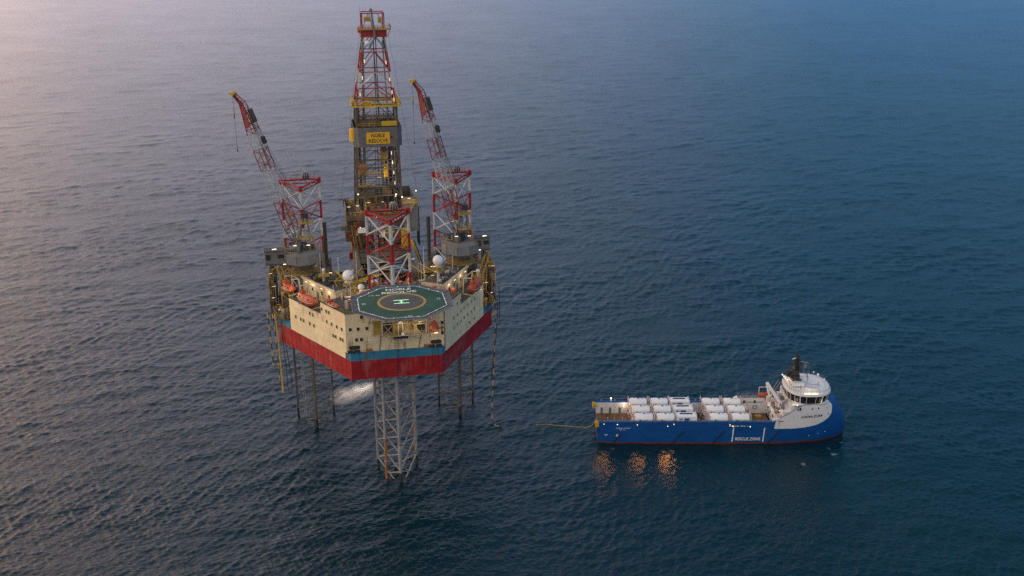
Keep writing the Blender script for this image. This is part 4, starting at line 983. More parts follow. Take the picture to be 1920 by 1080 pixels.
mb = MB(); mb.box(c1-4.8, c1+5.6, DY-5, DY-3.4, 128.6, 129.0); mb.rail([(c1-4.8, DY-5, 129), (c1+5.6, DY-5, 129), (c1+5.6, DY+4, 129)], 1.0, .14, step=1)
mb.rbox((c1-1.9, DY-3.2, 132), (2.2, 1.4, 1.4)); mb.rbox((c1+2.2, DY-3.2, 131.6), (1.2, 1.4, 1.8)); mb.bar((c1+5.4, DY-4, 128.5), (c1+4.2, DY-4, 125.8), .2)
mb.build('crown_platform', ['ochre'], cr, D0)
mb = MB(); mb.tube((c1-.6, DY-4.6, 135), (c1+.3, DY-4.8, 126.5), .38, 8); mb.tube((c1+.3, DY-4.8, 126.5), (c1-1.8, DY-4.6, 122.5), .34, 8); mb.sphere((c1-.7, DY-4.5, 135), .6, 10)
mb.tube((c1-4.2, DY-3.4, 128), (c1-4.2, DY-3.4, 136.5), .05, 4); mb.build('stand_pipe', ['grey_light'], cr, D0)
mb = MB(); mb.sphere((c1-2.2, DY-4.4, 124.4), .9, 12); mb.build('crown_sheave', ['dome'], cr, D0)
mb = MB()
for (sx, sy) in ((-1, -1), (1, -1)):
    mb.tube((c1+sx*4.6, DY-5, 128), (dc(67)+sx*14, DY-9, 67.5), .04, 4)
mb.build('guy_wire', ['dark'], der, D0)
# vertical strip lamps on the derrick legs
for (z, i, dx) in ((124.6, 0, 1.2), (118.6, 0, 1.1), (113.3, 0, 1), (108, 0, .8), (118, 1, -.9), (112.5, 1, -.7), (108.4, 1, -.7), (106, 1, -.5), (88, 1, -2.6), (84.8, 1, -2.4), (81.2, 1, -2.2), (77.6, 1, -2), (73.2, 1, -2)):
    p = corner(z, i)+Vector((dx, -.4, 0)); mb = MB(); mb.rbox(p, (.11, .11, 1.1), 0, 0); mb.rbox(p+Vector((0, .15, 0)), (.24, .1, 1.35), 0, 1); mb.build('strip_lamp', ['lamp_warm', 'grey_light'], der, D0)
# drill floor, wind walls, substructure and cantilever
mb = MB(); mb.box(-10.2, 14.0, 59, 79, 65.2, 67, 0)
mb.box(-10.2, -9.9, 59, 79, 67, 69.5, 1); mb.box(13.7, 14.0, 60, 79, 67, 71.5, 1); mb.box(-6, 14, 78.7, 79, 67, 71.5, 1)
mb.rail([(-10.2, 59, 67), (9.5, 59, 67)], 1.2, .1, m=2)
df = mb.build('drill_floor', ['brown', 'grey', 'ochre'], der, D0)
mb = MB(); mb.box(9.6, 14.6, 58.6, 66, 60.5, 70.5, 0); mb.box(9.4, 14.8, 58.4, 66.2, 70.5, 70.8, 1); mb.rail([(9.5, 58.5, 70.8), (14.7, 58.5, 70.8), (14.7, 66, 70.8)], 1.1, .1, m=1)
mb.box(10.2, 11.6, 58.4, 58.6, 63, 69, 2); mb.box(14.6, 15.0, 59, 65, 55, 69, 3)
mb.bar((9.6, 58.3, 64), (13.4, 58.3, 70.6), .5, 1)
mb.build('mud_house', ['grey_light', 'ochre', 'grey', 'dark'], der, D0)
clutter('floor', 60, (-9.6, 9), (59.3, 74), 67, 77, ['brown', 'dark', 'pipe_rust', 'ochre', 'grey', 'derrick'], 3.2, 2.0, None, der, D0)
mb = MB(); mb.tube((DX+.5, 59.5, 66), (DX+.5, 59.5, 72.5), .55, 8, 0, r2=.25); mb.build('mud_tank', ['dark'], der, D0)
mb = MB()
for (x0, x1) in ((-8.5, -6.9), (9.3, 10.9)): mb.box(x0, x1, 28, 84, 48.2, 56.0, 0)
for y in range(30, 84, 6): mb.bar((-7, y, 55.5), (9.4, y, 55.5), .4, 0); mb.bar((-7, y, 48.7), (9.4, y+6, 48.7), .3, 0)
mb.box(-7, 9.4, 44, 84, 55.0, 55.25, 1)
mb.build('cantilever', ['derrick', 'deck_dark'], der, D0)
mb = MB(); rr = random.Random(5)
for (x0, x1, z0, z1) in ((-9.8, -4, 60.5, 65.2), (-8.6, -3, 56, 60.5), (3, 9.3, 56, 65.2)):
    mb.box(x0, x1, 60, 76, z0, z1, 0)
mb.box(-9.9, 9.3, 58.7, 59.0, 60.3, 60.6, 1); mb.rail([(-9.9, 58.6, 60.6), (9.3, 58.6, 60.6)], 1.1, .1, m=2)
for x in (-9.9, -6, -2, 2, 6, 9.3): mb.bar((x, 58.8, 56 if x > -9 else 60), (x, 58.8, 65.3), .35, 0)
for x in (-9.9, -6, -2, 2): mb.bar((x, 58.8, 60.5), (x+4, 58.8, 65.2), .22, 0)
mb.box(-12.2, -9.9, 60, 64, 61.5, 63.2, 1); mb.box(-10.6, -8, 60, 66, 57.5, 60.3, 3)
for k in range(30):
    x, z = rr.uniform(-9.4, 8.5), rr.uniform(50, 64); mb.rbox((x, 58.2, z), (rr.uniform(.6, 2.4), 1.0, rr.uniform(.5, 2.6)), 0, rr.randrange(1, 5))
for k in range(7): x = -8.5+rr.uniform(0, 3); mb.path([(x, 58, 64), (x+.4, 57.4, 58), (x+2.2, 56.4, 50), (x+3, 52, 47)], .2, 6, rr.choice((2, 5, 3)))
mb.box(-6.4, -3.6, 57.4, 58, 61.2, 62.9, 6)
mb.build('substructure', ['derrick', 'grey', 'ochre', 'brown', 'red', 'pipe_rust', 'dome'], der, D0)
mb = MB(); mb.box(8.4, 11.6, 56.4, 58.4, 50, 62, 0); mb.bar((11.8, 56.5, 58), (15.5, 52, 47), .6, 0); mb.bar((12.6, 56.2, 58), (16.0, 52, 47), .25, 1); mb.build('pipe_chute', ['yellow', 'dark'], der, D0)
strips(der, D0, [(-9.0, 58.8, 70.3), (-6, 60, 70.2), (-2, 62, 70.6), (2.6, 62, 70.6), (6, 60, 70.9), (11.6, 59, 72.2), (-1, 58.6, 66.2), (.5, 58.6, 66.2), (6, 58.4, 66.8)], 'lamp_white', 1.2, 0)
for p in ((7.4, 60, 73.6), (9.3, 59, 72.8), (-5.6, 59.4, 74.4), (-5.6, 58.4, 62.8), (14.4, 62, 74), (9.4, 58.4, 67.6), (5.5, 59.2, 66.8), (2, 58.4, 63)):
    mb = MB(); mb.sphere(p, .22, 8); mb.build('flood_lamp', ['lamp_white'], der, D0)
mb = MB(); mb.tube((14.4, 62, 70.8), (14.4, 62, 74), .06, 4); mb.tube((7.4, 60, 67), (7.4, 60, 73.6), .06, 4); mb.tube((-5.6, 59.4, 67), (-5.6, 59.4, 74.4), .06, 4); mb.build('lamp_post', ['grey'], der, D0)
for (x, y, z, p) in ((-5, 57, 70, 300), (5, 57, 71, 400), (12, 57, 73, 200), (-7, 55.5, 60, 60), (3, 56.5, 60, 300), (2, 62, 80, 400), (6.5, 60, 84, 200), (1, 60, 103, 120), (0, 62, 112, 100)):
    lamp_light('derrick_light', (x-D0[0], y-D0[1], z-D0[2]), p, (1, .74, .42), der)

# shipping containers on the main deck seen through the front leg
def container(name, label, loc, size, mat, rz=0, cat='container', group='containers on the platform deck'):
    t = thing(name, label, cat, loc, rz, group); w_, d_, h_ = size
    mb = MB(); mb.box(-w_/2, w_/2, -d_/2, d_/2, 0, h_); n = int(w_/.4)
    for i in range(n): mb.box(-w_/2+(i+.2)*w_/n, -w_/2+(i+.65)*w_/n, -d_/2-.05, -d_/2, .15, h_-.15)
    mb.build('body', [mat], t)
    mb = MB()
    for x in (-w_/2, w_/2):
        for y in (-d_/2, d_/2): mb.bar((x, y, 0), (x, y, h_+.04), .18)
    mb.build('corner_post', [mat], t)
container('cargo_container', 'white container on the deck seen through the left of the front leg', (-4.4, 27.2, 51.2), (4.2, 2.5, 3.1), 'dome')
container('cargo_container', 'blue container on the deck seen through the right of the front leg', (2.6, 27.5, 50.6), (5.5, 2.5, 2.7), 'logo_blue')
container('cargo_container', 'grey container beside the right exhaust pipe on the deck', (9.6, 27, 50.6), (3.4, 2.5, 2.6), 'grey')
mb = MB(); mb.box(-8, 12.5, 25.5, 29.5, 50.2, 50.5); 
for x in (-7.5, 0, 6, 12): mb.bar((x, 26, 46.4), (x, 26, 50.2), .3); mb.bar((x, 29, 46.4), (x, 29, 50.2), .3)
mb.build('cargo_deck', ['deck_dark'], plat, P0)

# ------------------------------------------------------------------ hoses
def hose(name, label, pts, r, mats, rig=True, group=None, seglen=3):
    loc = Vector(pts[0]); P = [Vector(p)-loc for p in pts]
    fine = []
    for i in range(len(P)-1):
        a = P[max(0, i-1)]; b_ = P[i]; c = P[i+1]; d = P[min(len(P)-1, i+2)]; k = max(2, int((c-b_).length/1.0))
        for q in range(k):
            t_ = q/k; fine.append(.5*((2*b_)+(c-a)*t_+(2*a-5*b_+4*c-d)*t_*t_+(3*b_-a-3*c+d)*t_**3))
    fine.append(P[-1]); mb = MB()
    mb.path(fine, r, 7, lambda i: 0 if (i//seglen) % 2 == 0 or len(mats) == 1 else 1)
    o = mb.build(name, mats); o.location = W(*pts[0]) if rig else loc; o.rotation_euler = (0, 0, YAW if rig else 0)
    o['label'] = label; o['category'] = 'hose'
    if group: o['group'] = group
    return o
hose('bunker_hose', 'long yellow hose hanging from the right side of the platform down into the sea', [(35.2, 24, 46.5), (35.3, 23.5, 40), (34.9, 23.4, 28), (34.2, 23.5, 14), (34.0, 23.6, 5), (34.6, 23.4, 1.2), (36.2, 23.2, .35), (37.2, 23, .1)], .15, ['hose_yellow', 'hose_black'], seglen=2)
hose('bunker_hose', 'dark looped hose beside the yellow one on the right side', [(36.2, 25, 46), (36.2, 24.8, 40), (35.3, 24.6, 30), (34.2, 24.4, 22), (34.0, 24.4, 18), (34.5, 24.4, 20), (34.8, 24.4, 26)], .12, ['hose_black'])
hose('bunker_hose', 'thin dark hose hanging furthest right off the platform', [(37.1, 27, 50), (37.3, 27, 44), (37.2, 27, 36)], .12, ['hose_black'])
for k, (x, y, z1, r, m, lab) in enumerate(((-34.4, 22.4, 20, .26, ['hose_yellow', 'hose_yellow'], 'thick yellow hose of the left bundle, the longest one'), (-35.2, 22.6, 24, .16, ['hose_yellow', 'hose_black'], 'yellow and black banded hose in the left bundle'), (-36.8, 23.5, 29, .2, ['hose_yellow', 'hose_black'], 'outermost banded hose left of the left bundle'))):
    hose('bunker_hose', lab, [(x-.6, y+.6, 47), (x-.3, y+.2, 44), (x, y-.2, 36), (x+.1, y-.3, z1)], r, m, seglen=2)
hose('bunker_hose', 'dark looped hose right of the yellow left bundle', [(-33.2, 21.4, 46.6), (-33.1, 21, 40), (-32.8, 20.7, 30), (-32.6, 20.6, 22), (-31.9, 20.4, 20.6), (-31.4, 20.2, 22), (-31.5, 20.2, 28), (-32.4, 20.8, 38)], .12, ['hose_black'])
hose('floating_hose', 'pale yellow hose floating in a curve and climbing to the stern of the supply ship', [(8.2, 326.2, .12), (11.5, 326.6, .15), (15, 325.6, .2), (19, 325.0, .25), (23.5, 324.2, .3), (26, 323.2, .9), (27.6, 322.4, 2.6), (28.4, 321.9, 5.2)], .085, ['hose_yellow', 'hose_yellow', 'hose_black'], rig=False, seglen=3)

# ------------------------------------------------------------------ water discharge
def discharge():
    S, E_ = Vector((-5.4, 11.0, 24.6)), Vector((-18.9, 21.5, 16.5)); ax = E_-S; L0 = ax.length; axn = ax.normalized()
    pts = [tuple(S-axn*.6)]+[tuple(S+ax*t_) for t_ in (.1, .25, .45, .65, .85, 1.0)]; rad = [2.6, 3.2, 3.7, 4.1, 4.2, 4.0, 3.0]
    mb = MB(); n = 16; vs = []; u_ = axn.cross(Vector((0, 0, 1))).normalized(); w_ = u_.cross(axn)
    for (p, r) in zip(pts, rad):
        for i in range(n):
            a = 2*PI*i/n; vs.append(tuple(Vector(p)+u_*r*math.cos(a)+w_*r*math.sin(a)))
    fs = [(i*n+j, (i+1)*n+j, (i+1)*n+(j+1) % n, i*n+(j+1) % n) for i in range(len(pts)-1) for j in range(n)]
    mb.add(vs, fs+[tuple(range(n)), tuple((len(pts)-1)*n+j for j in range(n))[::-1]])
    m = bpy.data.materials.new('spray'); m.use_nodes = True; M['spray'] = m; nn = m.node_tree; nn.nodes.clear(); N = nn.nodes.new; L = nn.links.new
    out = N('ShaderNodeOutputMaterial'); v = N('ShaderNodeVolumePrincipled'); v.inputs['Color'].default_value = (.96, .96, .97, 1); v.inputs['Anisotropy'].default_value = 0.1
    tc = N('ShaderNodeTexCoord')
    def vm(op, a, b_=None):
        q = N('ShaderNodeVectorMath'); q.operation = op
        for k, x in ((0, a), (1, b_)):
            if x is None: continue
            if isinstance(x, (tuple, Vector)): q.inputs[k].default_value = tuple(x)
            else: L(x, q.inputs[k])
        return q
    def mm(op, a, b_):
        q = N('ShaderNodeMath'); q.operation = op
        for k, x in ((0, a), (1, b_)):
            if isinstance(x, (int, float)): q.inputs[k].default_value = x
            else: L(x, q.inputs[k])
        return q.outputs[0]
    al = vm('DOT_PRODUCT', tc.outputs['Object'], axn).outputs['Value']            # metres along the jet
    cr = vm('CROSS_PRODUCT', tc.outputs['Object'], axn).outputs['Vector']; rd = vm('LENGTH', cr).outputs['Value']
    rr_ = N('ShaderNodeMapRange'); L(al, rr_.inputs[0]); rr_.inputs[1].default_value = 0; rr_.inputs[2].default_value = L0; rr_.inputs[3].default_value = 2.6; rr_.inputs[4].default_value = 4.2
    q = mm('DIVIDE', rd, rr_.outputs[0]); rf = N('ShaderNodeMapRange'); rf.interpolation_type = 'SMOOTHSTEP'; L(q, rf.inputs[0]); rf.inputs[1].default_value = 0.0; rf.inputs[2].default_value = 0.9; rf.inputs[3].default_value = 1; rf.inputs[4].default_value = 0
    no = N('ShaderNodeTexNoise'); no.inputs['Scale'].default_value = .95; no.inputs['Detail'].default_value = 5
    al3 = N('ShaderNodeCombineXYZ'); L(mm('MULTIPLY', al, .25), al3.inputs[0]); L(vm('DOT_PRODUCT', tc.outputs['Object'], u_).outputs['Value'], al3.inputs[1]); L(vm('DOT_PRODUCT', tc.outputs['Object'], w_).outputs['Value'], al3.inputs[2])
    L(al3.outputs[0], no.inputs['Vector'])
    mr = N('ShaderNodeMapRange'); mr.inputs[1].default_value = .42; mr.inputs[2].default_value = .66; mr.inputs[3].default_value = .12; mr.inputs[4].default_value = 1.1; L(no.outputs['Fac'], mr.inputs[0])
    fd = N('ShaderNodeMapRange'); fd.inputs[1].default_value = L0; fd.inputs[2].default_value = 0; fd.inputs[3].default_value = 0; fd.inputs[4].default_value = 2.6; L(al, fd.inputs[0])
    L(mm('MULTIPLY', mm('MULTIPLY', rf.outputs[0], mr.outputs[0]), fd.outputs[0]), v.inputs['Density']); L(v.outputs[0], out.inputs['Volume'])
    o = mb.build('water_spray', ['spray'], None, pts[0], smooth=True); o.location = W(*pts[0]); o.rotation_euler = (0, 0, YAW)
    o['label'] = 'white mist of discharged water blowing left from under the hull'; o['category'] = 'spray'; o['kind'] = 'stuff'
    t = thing('discharge_pipe', 'pale lit discharge pipe under the hull at the head of the spray', 'pipe', (-5.4, 9.6, 38))
    mb = MB(); mb.tube((0, 0, 0), (0, 0, -7.5), .55, 12); mb.tube((0, 0, -7.5), (-1.1, .6, -9.2), .55, 12); mb.build('pipe', ['dome'], t)
    for a in range(3):
        mb = MB(); mb.tube((.8, .2, -1-a*3), (1.5, .4, -1-a*3), .5, 8); mb.build('clamp', ['grey'], t)
    lamp_light('spray_fill_light', (-1.0, -1.5, -7.0), 8500, (1, .93, .82), t, spot=((-6.0, 6.5, -6.5), 1.5))  # unseen spot with no fitting, added to brighten the mist
discharge()

# ------------------------------------------------------------------ supply ship
SX, SY = 28.3, 321.6; HB = 8.5
ship = thing('supply_ship', 'blue and white offshore supply ship with a backward-sloping bow, lying alongside', 'ship', (SX, SY, 0), 0, rig=False)
def interp(x, T):
    if x <= T[0][0]: return T[0][1]
    for (a, fa), (b_, fb) in zip(T[:-1], T[1:]):
        if x <= b_: t_ = (x-a)/(b_-a); return fa+(fb-fa)*t_
    return T[-1][1]
XB = [(-3, 82.4), (0, 83.4), (2, 83.7), (4.2, 83.7), (6.5, 83.0), (8.9, 81.9), (11, 80.7), (13, 79.4), (15.8, 77.2)]
def xb(z): return interp(z, XB)
TOP = [(0, 7.9), (56.5, 7.9), (58.2, 8.4), (66, 13.4), (67.5, 13.9), (72, 13.9), (76, 14.6), (79, 15.5), (90, 15.6)]
def hbz(x, z):
    X = xb(z); x0 = 50.0
    if x < x0: b_ = HB
    else: b_ = HB*max(0.0, 1-((x-x0)/(X-x0))**(2.7+1.9*min(1, max(0, z)/13)))**.62
    if x < 8: b_ -= .7*((8-x)/8)**2
    if z < 1: b_ -= (1-z)*.05*(1+max(0, x-50)/12)
    return b_
us = [k/70*0.72 for k in range(71)]+[.72+.28*math.sin(PI/2*k/46) for k in range(1, 47)]
nv = 34
def hull_pt(u, v, s_):
    ztop = 8.0
    for _ in range(6): ztop = interp(u*xb(ztop), TOP)
    z = -2.5+v*(ztop+2.5); x = u*xb(z); return (x, s_*hbz(min(x, xb(z)), z), z)
mb = MB()
for s_ in (-1, 1):
    o_ = len(mb.v); vs = [hull_pt(u, v/nv, s_) for u in us for v in range(nv+1)]; K = nv+1
    fs = []; ms = []
    for i in range(len(us)-1):
        for j in range(nv):
            q = (i*K+j, (i+1)*K+j, (i+1)*K+j+1, i*K+j+1); zc = (vs[q[0]][2]+vs[q[2]][2])/2
            fs.append(q if s_ < 0 else q[::-1]); ms.append(1 if zc < .55+.0*i else 0)
    k = len(mb.f); mb.add(vs, fs, 0)
    for i, m in enumerate(ms): mb.m[k+i] = m
vs = [hull_pt(0, v/nv, -1) for v in range(nv+1)]+[hull_pt(0, v/nv, 1) for v in range(nv+1)]; K = nv+1
k5 = int(nv*.56)
mb.add(vs, [(j, j+1, K+j+1, K+j) for j in range(k5)], 0)
shull = mb.build('hull', ['ship_blue', 'ship_boot'], ship, smooth=False)
shull.data.polygons.foreach_set('use_smooth', [True]*len(shull.data.polygons))
# decks closing the hull
mb = MB()
mb.box(.4, 58.5, -7.9, 7.9, 3.1, 3.4, 0)
pts = []; xs = [64+k*.5 for k in range(0, 33)]
for i in range(len(xs)-1):
    a, b_ = xs[i], xs[i+1]; za = 13.3
    wa, wb = hbz(min(a, xb(za)-.01), za)-.3, hbz(min(b_, xb(za)-.01), za)-.3
    if wb <= 0: break
    mb.add([(a, -wa, za), (b_, -wb, za), (b_, wb, za), (a, wa, za)], [(0, 1, 2, 3)], 1)
mb.build('deck', ['ship_deck', 'ship_blue'], ship)
# white side patches follow the hull skin
def skin(x, z, s_, e=.05): return (x, s_*(hbz(x, z)+e), z)
LO = [(57.9, 5.5), (64, 5.45), (68, 5.7), (71.7, 6.3), (74, 7.1), (76.1, 8.3), (77.2, 9.8), (77.4, 11.0), (77.35, 11.6)]
UP = [(57.9, 5.9), (58.2, 8.3), (66.0, 13.32), (67.5, 13.82), (72, 13.75), (75.6, 13.7), (76.8, 13.1), (77.3, 12.2), (77.35, 11.6)]
for s_ in (-1, 1):
    mb = MB(); nx = 90; nz = 16; vs = []
    for i in range(nx+1):
        x = 57.9+(77.34-57.9)*(1-(1-i/nx)**1.6); a, b_ = interp(x, LO), min(interp(x, UP), interp(x, TOP)-.05); b_ = max(a+.01, b_)
        for j in range(nz+1): vs.append(skin(x, a+(b_-a)*j/nz, s_))
    fs = [(i*(nz+1)+j, (i+1)*(nz+1)+j, (i+1)*(nz+1)+j+1, i*(nz+1)+j+1) for i in range(nx) for j in range(nz)]
    if s_ > 0: fs = [f_[::-1] for f_ in fs]
    mb.add(vs, fs); mb.build('side_patch', ['ship_white'], shull, smooth=True)
f = lambda x0, z0, s_=1.0, it=0.0: (lambda x, y: skin(x0+x*s_+y*it, z0+y, -1, .09))
text('AURORA STORM', 1.2, f(70.1, 9.15, 1.0, .1), 'mark_black', shull, width=7.4, bold=.025)
text('RESCUE ZONE', 1.45, f(49.4, 1.3), 'mark_white', shull, width=8.3, bold=.02)
text('AURORA STORM', .55, f(8.2, 5.55), 'mark_white', shull, sx=1.1)
mb = MB()
for x0, t_ in ((44.1, .45), (54.3, .45)):
    vs = [skin(x0+a+(z-1)*.05, z, -1, .07) for z in (.7, 2.5, 4.3, 5.9) for a in (0, .38)]
    mb.add(vs, [(0, 1, 3, 2), (2, 3, 5, 4), (4, 5, 7, 6)])
for x0, z0 in ((69.8, 2.4), (73, 2.9), (75.4, 3.3)):
    mb.add([skin(x0+a, z0+b_, -1, .07) for a, b_ in ((-.2, -.06), (.2, -.06), (.2, .06), (-.2, .06))], [(0, 1, 2, 3)]); mb.add([skin(x0+a, z0+b_, -1, .08) for a, b_ in ((-.06, -.2), (.06, -.2), (.06, .2), (-.06, .2))], [(0, 1, 2, 3)])
vs = [(6.0, 2.6), (6.15, 2.6), (6.3, 3.3), (6.5, 2.6), (6.65, 2.6), (6.65, 3.4), (6.0, 3.4)]
mb.add([skin(x, z, -1, .07) for x, z in vs], [tuple(range(7))])
for x0, z0, n, h in ((7.1, 5.0, 7, .26), (43.0, 6.3, 15, .4)):      # lettering too small to read in the photograph
    for q in range(n):
        if q % 5 == 3: continue
        a = x0+q*h*1.05; w_ = h*(.6+.2*(q % 3 == 0)); mb.add([skin(a, z0, -1, .07), skin(a+w_, z0, -1, .07), skin(a+w_, z0+h*.6, -1, .07), skin(a+w_*.3, z0+h, -1, .07), skin(a, z0+h, -1, .07)], [(0, 1, 2, 3, 4)])
mb.build('side_marking', ['mark_white'], shull)
mb = MB()
for x0 in (4.9, 24.5, 37.8, 53.8+2.2):
    L_ = 3.6 if x0 > 10 else 2.4
    vs = [skin(x0+t_*L_+a, .4+t_*4.3*(1 if x0 > 10 else .7), -1, .28) for t_ in (0, .33, .66, 1) for a in (0, .42)]
    vi = [skin(x0+t_*L_+a, .4+t_*4.3*(1 if x0 > 10 else .7), -1, 0) for t_ in (0, .33, .66, 1) for a in (0, .42)]
    mb.add(vs+vi, [(0, 1, 3, 2), (2, 3, 5, 4), (4, 5, 7, 6), (0, 2, 10, 8), (2, 4, 12, 10), (4, 6, 14, 12), (1, 9, 11, 3), (3, 11, 13, 5), (5, 13, 15, 7), (6, 7, 15, 14), (0, 8, 9, 1)])
mb.build('diagonal_fender', ['fender'], shull)
# stern crest and bow ports
mb = MB(); mb.add([skin(x, z, -1, .08) for x, z in ((1.7, 4.9), (1.7, 3.6), (2.1, 3.1), (2.65, 2.9), (3.2, 3.1), (3.6, 3.6), (3.6, 4.9))], [tuple(range(7))], 0)
mb.add([skin(x, z, -1, .11) for x, z in ((1.95, 4.7), (1.95, 3.7), (2.65, 3.25), (3.35, 3.7), (3.35, 4.7))], [tuple(range(5))], 2)
mb.add([skin(x, z, -1, .13) for x, z in ((2.2, 4.3), (2.2, 3.8), (2.65, 3.5), (3.1, 3.8), (3.1, 4.3))], [tuple(range(5))], 1)
mb.build('crest', ['dome', 'mark_yellow', 'mark_black'], shull)
mb = MB()
for x0, z0, r in ((70.0, 12.3, .28), (72.2, 12.3, .28), (65.2, 12.3, .3), (75.3, 12.0, .15), (64, 9.8, .15), (76, 9.7, .25), (74.3, 8.0, .1), (71.5, 7.2, .1)):
    mb.add([skin(x0+r*math.cos(a*PI/5), z0+r*math.sin(a*PI/5), -1, .1) for a in range(10)], [tuple(range(10))])
mb.add([skin(x, z, -1, .1) for x, z in ((65.6, 12.0), (66.2, 12.0), (66.2, 13.0), (65.6, 13.0))], [(0, 1, 2, 3)]); mb.add([skin(x, z, -1, .1) for x, z in ((59.0, 8.15), (60.8, 8.05), (60.8, 8.25), (59.2, 8.4))], [(0, 1, 2, 3)])
mb.build('porthole', ['glass'], shull)
# cargo rails
for s_ in (-1, 1):
    y0, y1 = (HB-1.6)*s_, (HB-.04)*s_; a, b_ = min(y0, y1), max(y0, y1); mb = MB()
    mb.box(.5, 57.5 if s_ < 0 else 48.55, a, b_-(.0), 3.4, 7.5, 0)
    mb.box(.3, 57.5, a-.05, b_+.0, 7.5, 7.75, 1)
    for k in range(19): mb.box(1+k*3-.1, 1+k*3+.1, (y0-.12 if s_ > 0 else y0), (y0 if s_ > 0 else y0+.12), 3.4, 7.5, 0)
    cr_ = mb.build('cargo_rail', ['ship_white' if s_ > 0 else 'ship_blue', 'ship_blue'], ship)
    if s_ > 0:
        for x in (2.4, 5.3, 8.6, 11.6): mb = MB(); mb.box(x-.35, x+.35, y0-.16, y0-.02, 3.5, 5.6); mb.build('door', ['grey'], cr_)
    mb = MB(); mb.rail([(.5, y1-.15*s_, 7.75), (57, y1-.15*s_, 7.75)], .55, .09, step=2.2, mid=False)
    for k in range(12): mb.box(2+k*4.6, 2.5+k*4.6, a+.3, b_-.5, 7.75, 8.15)
    mb.build('top_fitting', ['grey_light'], cr_)
# side bulwark step by the accommodation
mb = MB(); mb.box(48.6, 59, 6.9, 8.4, 3.4, 9.3, 0); mb.box(48.6, 59, 6.8, 8.4, 9.3, 9.5, 1); mb.rail([(48.7, 8.3, 9.5), (59, 8.3, 9.5)], 1.2, .08, m=1); mb.rail([(48.7, 6.9, 9.5), (59, 6.9, 9.5)], 1.2, .08, m=1)
mb.add([(45.5, 6.9, 7.6), (48.6, 6.9, 7.6), (48.6, 6.9, 9.4), (45.5, 8.4, 7.6), (48.6, 8.4, 7.6), (48.6, 8.4, 9.4)], [(0, 1, 2), (3, 5, 4), (0, 2, 5, 3)], 0)
sbw = mb.build('side_house', ['ship_white', 'grey_light'], ship)
for x in (51, 54.6): mb = MB(); mb.box(x-.35, x+.35, 6.8, 6.88, 7.3, 8.3); mb.build('window', ['dark'], sbw)
mb = MB(); mb.box(54.1, 55.5, 6.78, 6.86, 5.1, 6.3, 0); mb.box(54.35, 55.25, 6.74, 6.78, 5.3, 6.1, 1); mb.build('wall_panel', ['logo_blue', 'dome'], sbw)
# aft face of the superstructure, stepped decks
mb = MB()
mb.box(59, 66, -6.9, 8.2, 3.4, 8.6, 0); mb.box(60.5, 67, -7.6, 8.0, 8.6, 11.2, 0); mb.box(63, 70, -7.4, 7.6, 11.2, 13.6, 0); mb.box(57.3, 60, -8.1, -6.9, 3.4, 8.6, 0)
mb.rail([(59.1, -6.8, 8.6), (59.1, 8.1, 8.6)], 1.1, .07, m=1); mb.rail([(60.6, -7.5, 11.2), (60.6, 7.9, 11.2)], 1.1, .07, m=1); mb.rail([(63.1, -7.2, 13.6), (63.1, 7.4, 13.6)], 1.1, .07, m=1)
mb.bar((59, -3, 8.6), (62.8, -3, 13.6), .3, 1); mb.bar((59, -4, 8.6), (62.8, -4, 13.6), .3, 1); mb.bar((58.6, 5.5, 8.6), (62.5, 5.5, 16), .3, 1); mb.bar((58.0, 6.5, 8.6), (62, 6.5, 16), .3, 1)
rr = random.Random(12)
for k in range(30): mb.rbox((rr.uniform(59.3, 62.5), rr.uniform(-6.5, 6), rr.choice((8.6, 11.2))+.5), (rr.uniform(.3, 1.3), rr.uniform(.3, 1.3), 1.0), 0, rr.choice((0, 1, 2)))
sup = mb.build('superstructure', ['ship_white', 'grey_light', 'frame_pink'], ship)
for y in (-4.5, -1, 2.5, 5.5):
    mb = MB(); mb.box(58.92, 58.99, y-.4, y+.4, 6.0, 6.9); mb.build('window', ['glass'], sup)
for y in (-2.8, 4): mb = MB(); mb.box(58.92, 58.99, y-.45, y+.45, 3.5, 5.5); mb.build('door', ['grey'], sup)
mb = MB()
for x, y, z in ((58.6, 2.5, 8.9), (60.2, -4, 9.9), (58.6, -5.5, 5.8)): mb.sphere((x, y, z), .2, 8)
mb.build('flood_lamp', ['lamp_warm'], sup)
# knuckle crane on the deckhouse
sc_ = thing('deck_crane', 'white folded knuckle crane behind the ship wheelhouse', 'crane', (SX+58.6, SY+2.5, 8.6), 0, rig=False)
mb = MB(); mb.tube((0, 0, 0), (0, 0, 2.6), .7, 12); mb.build('pedestal', ['ship_white'], sc_)
mb = MB(); mb.bar((0, 0, 2.6), (-.8, 3.0, 7.0), .7); mb.bar((-.8, 3.0, 7.0), (2.2, -5.5, 3.2), .75); mb.bar((0, .2, 3), (.4, -1.5, 5.4), .3); mb.build('arm', ['ship_white'], sc_)
mb = MB(); mb.bar((2.0, -5.2, 3.2), (2.0, -5.2, 1.2), .25); mb.rbox((2, -5.2, 1), (.8, .8, .6)); mb.build('hook_block', ['grey_light'], sc_)
mb = MB(); mb.box(-1.3, -.2, -.9, .4, 1.6, 3.4); mb.build('control_cab', ['frame_pink'], sc_)
rb = thing('rescue_boat', 'orange rescue boat on the port rail abaft the ship wheelhouse', 'rescue boat', (SX+57.4, SY+6.9, 9.6), 0, rig=False)
mb = MB(); vs = []
for i in range(9):
    s_ = -1+i/4; w_ = max(.08, (1-abs(s_)**2.4)**.6)
    for j in range(8): a = 2*PI*j/8; vs.append((s_*1.9, 1.0*w_*math.cos(a), .8+.8*w_**.5*math.sin(a)))
mb.add(vs, [(i*8+j, (i+1)*8+j, (i+1)*8+(j+1) % 8, i*8+(j+1) % 8) for i in range(8) for j in range(8)]); mb.build('body', ['orange'], rb, smooth=True)
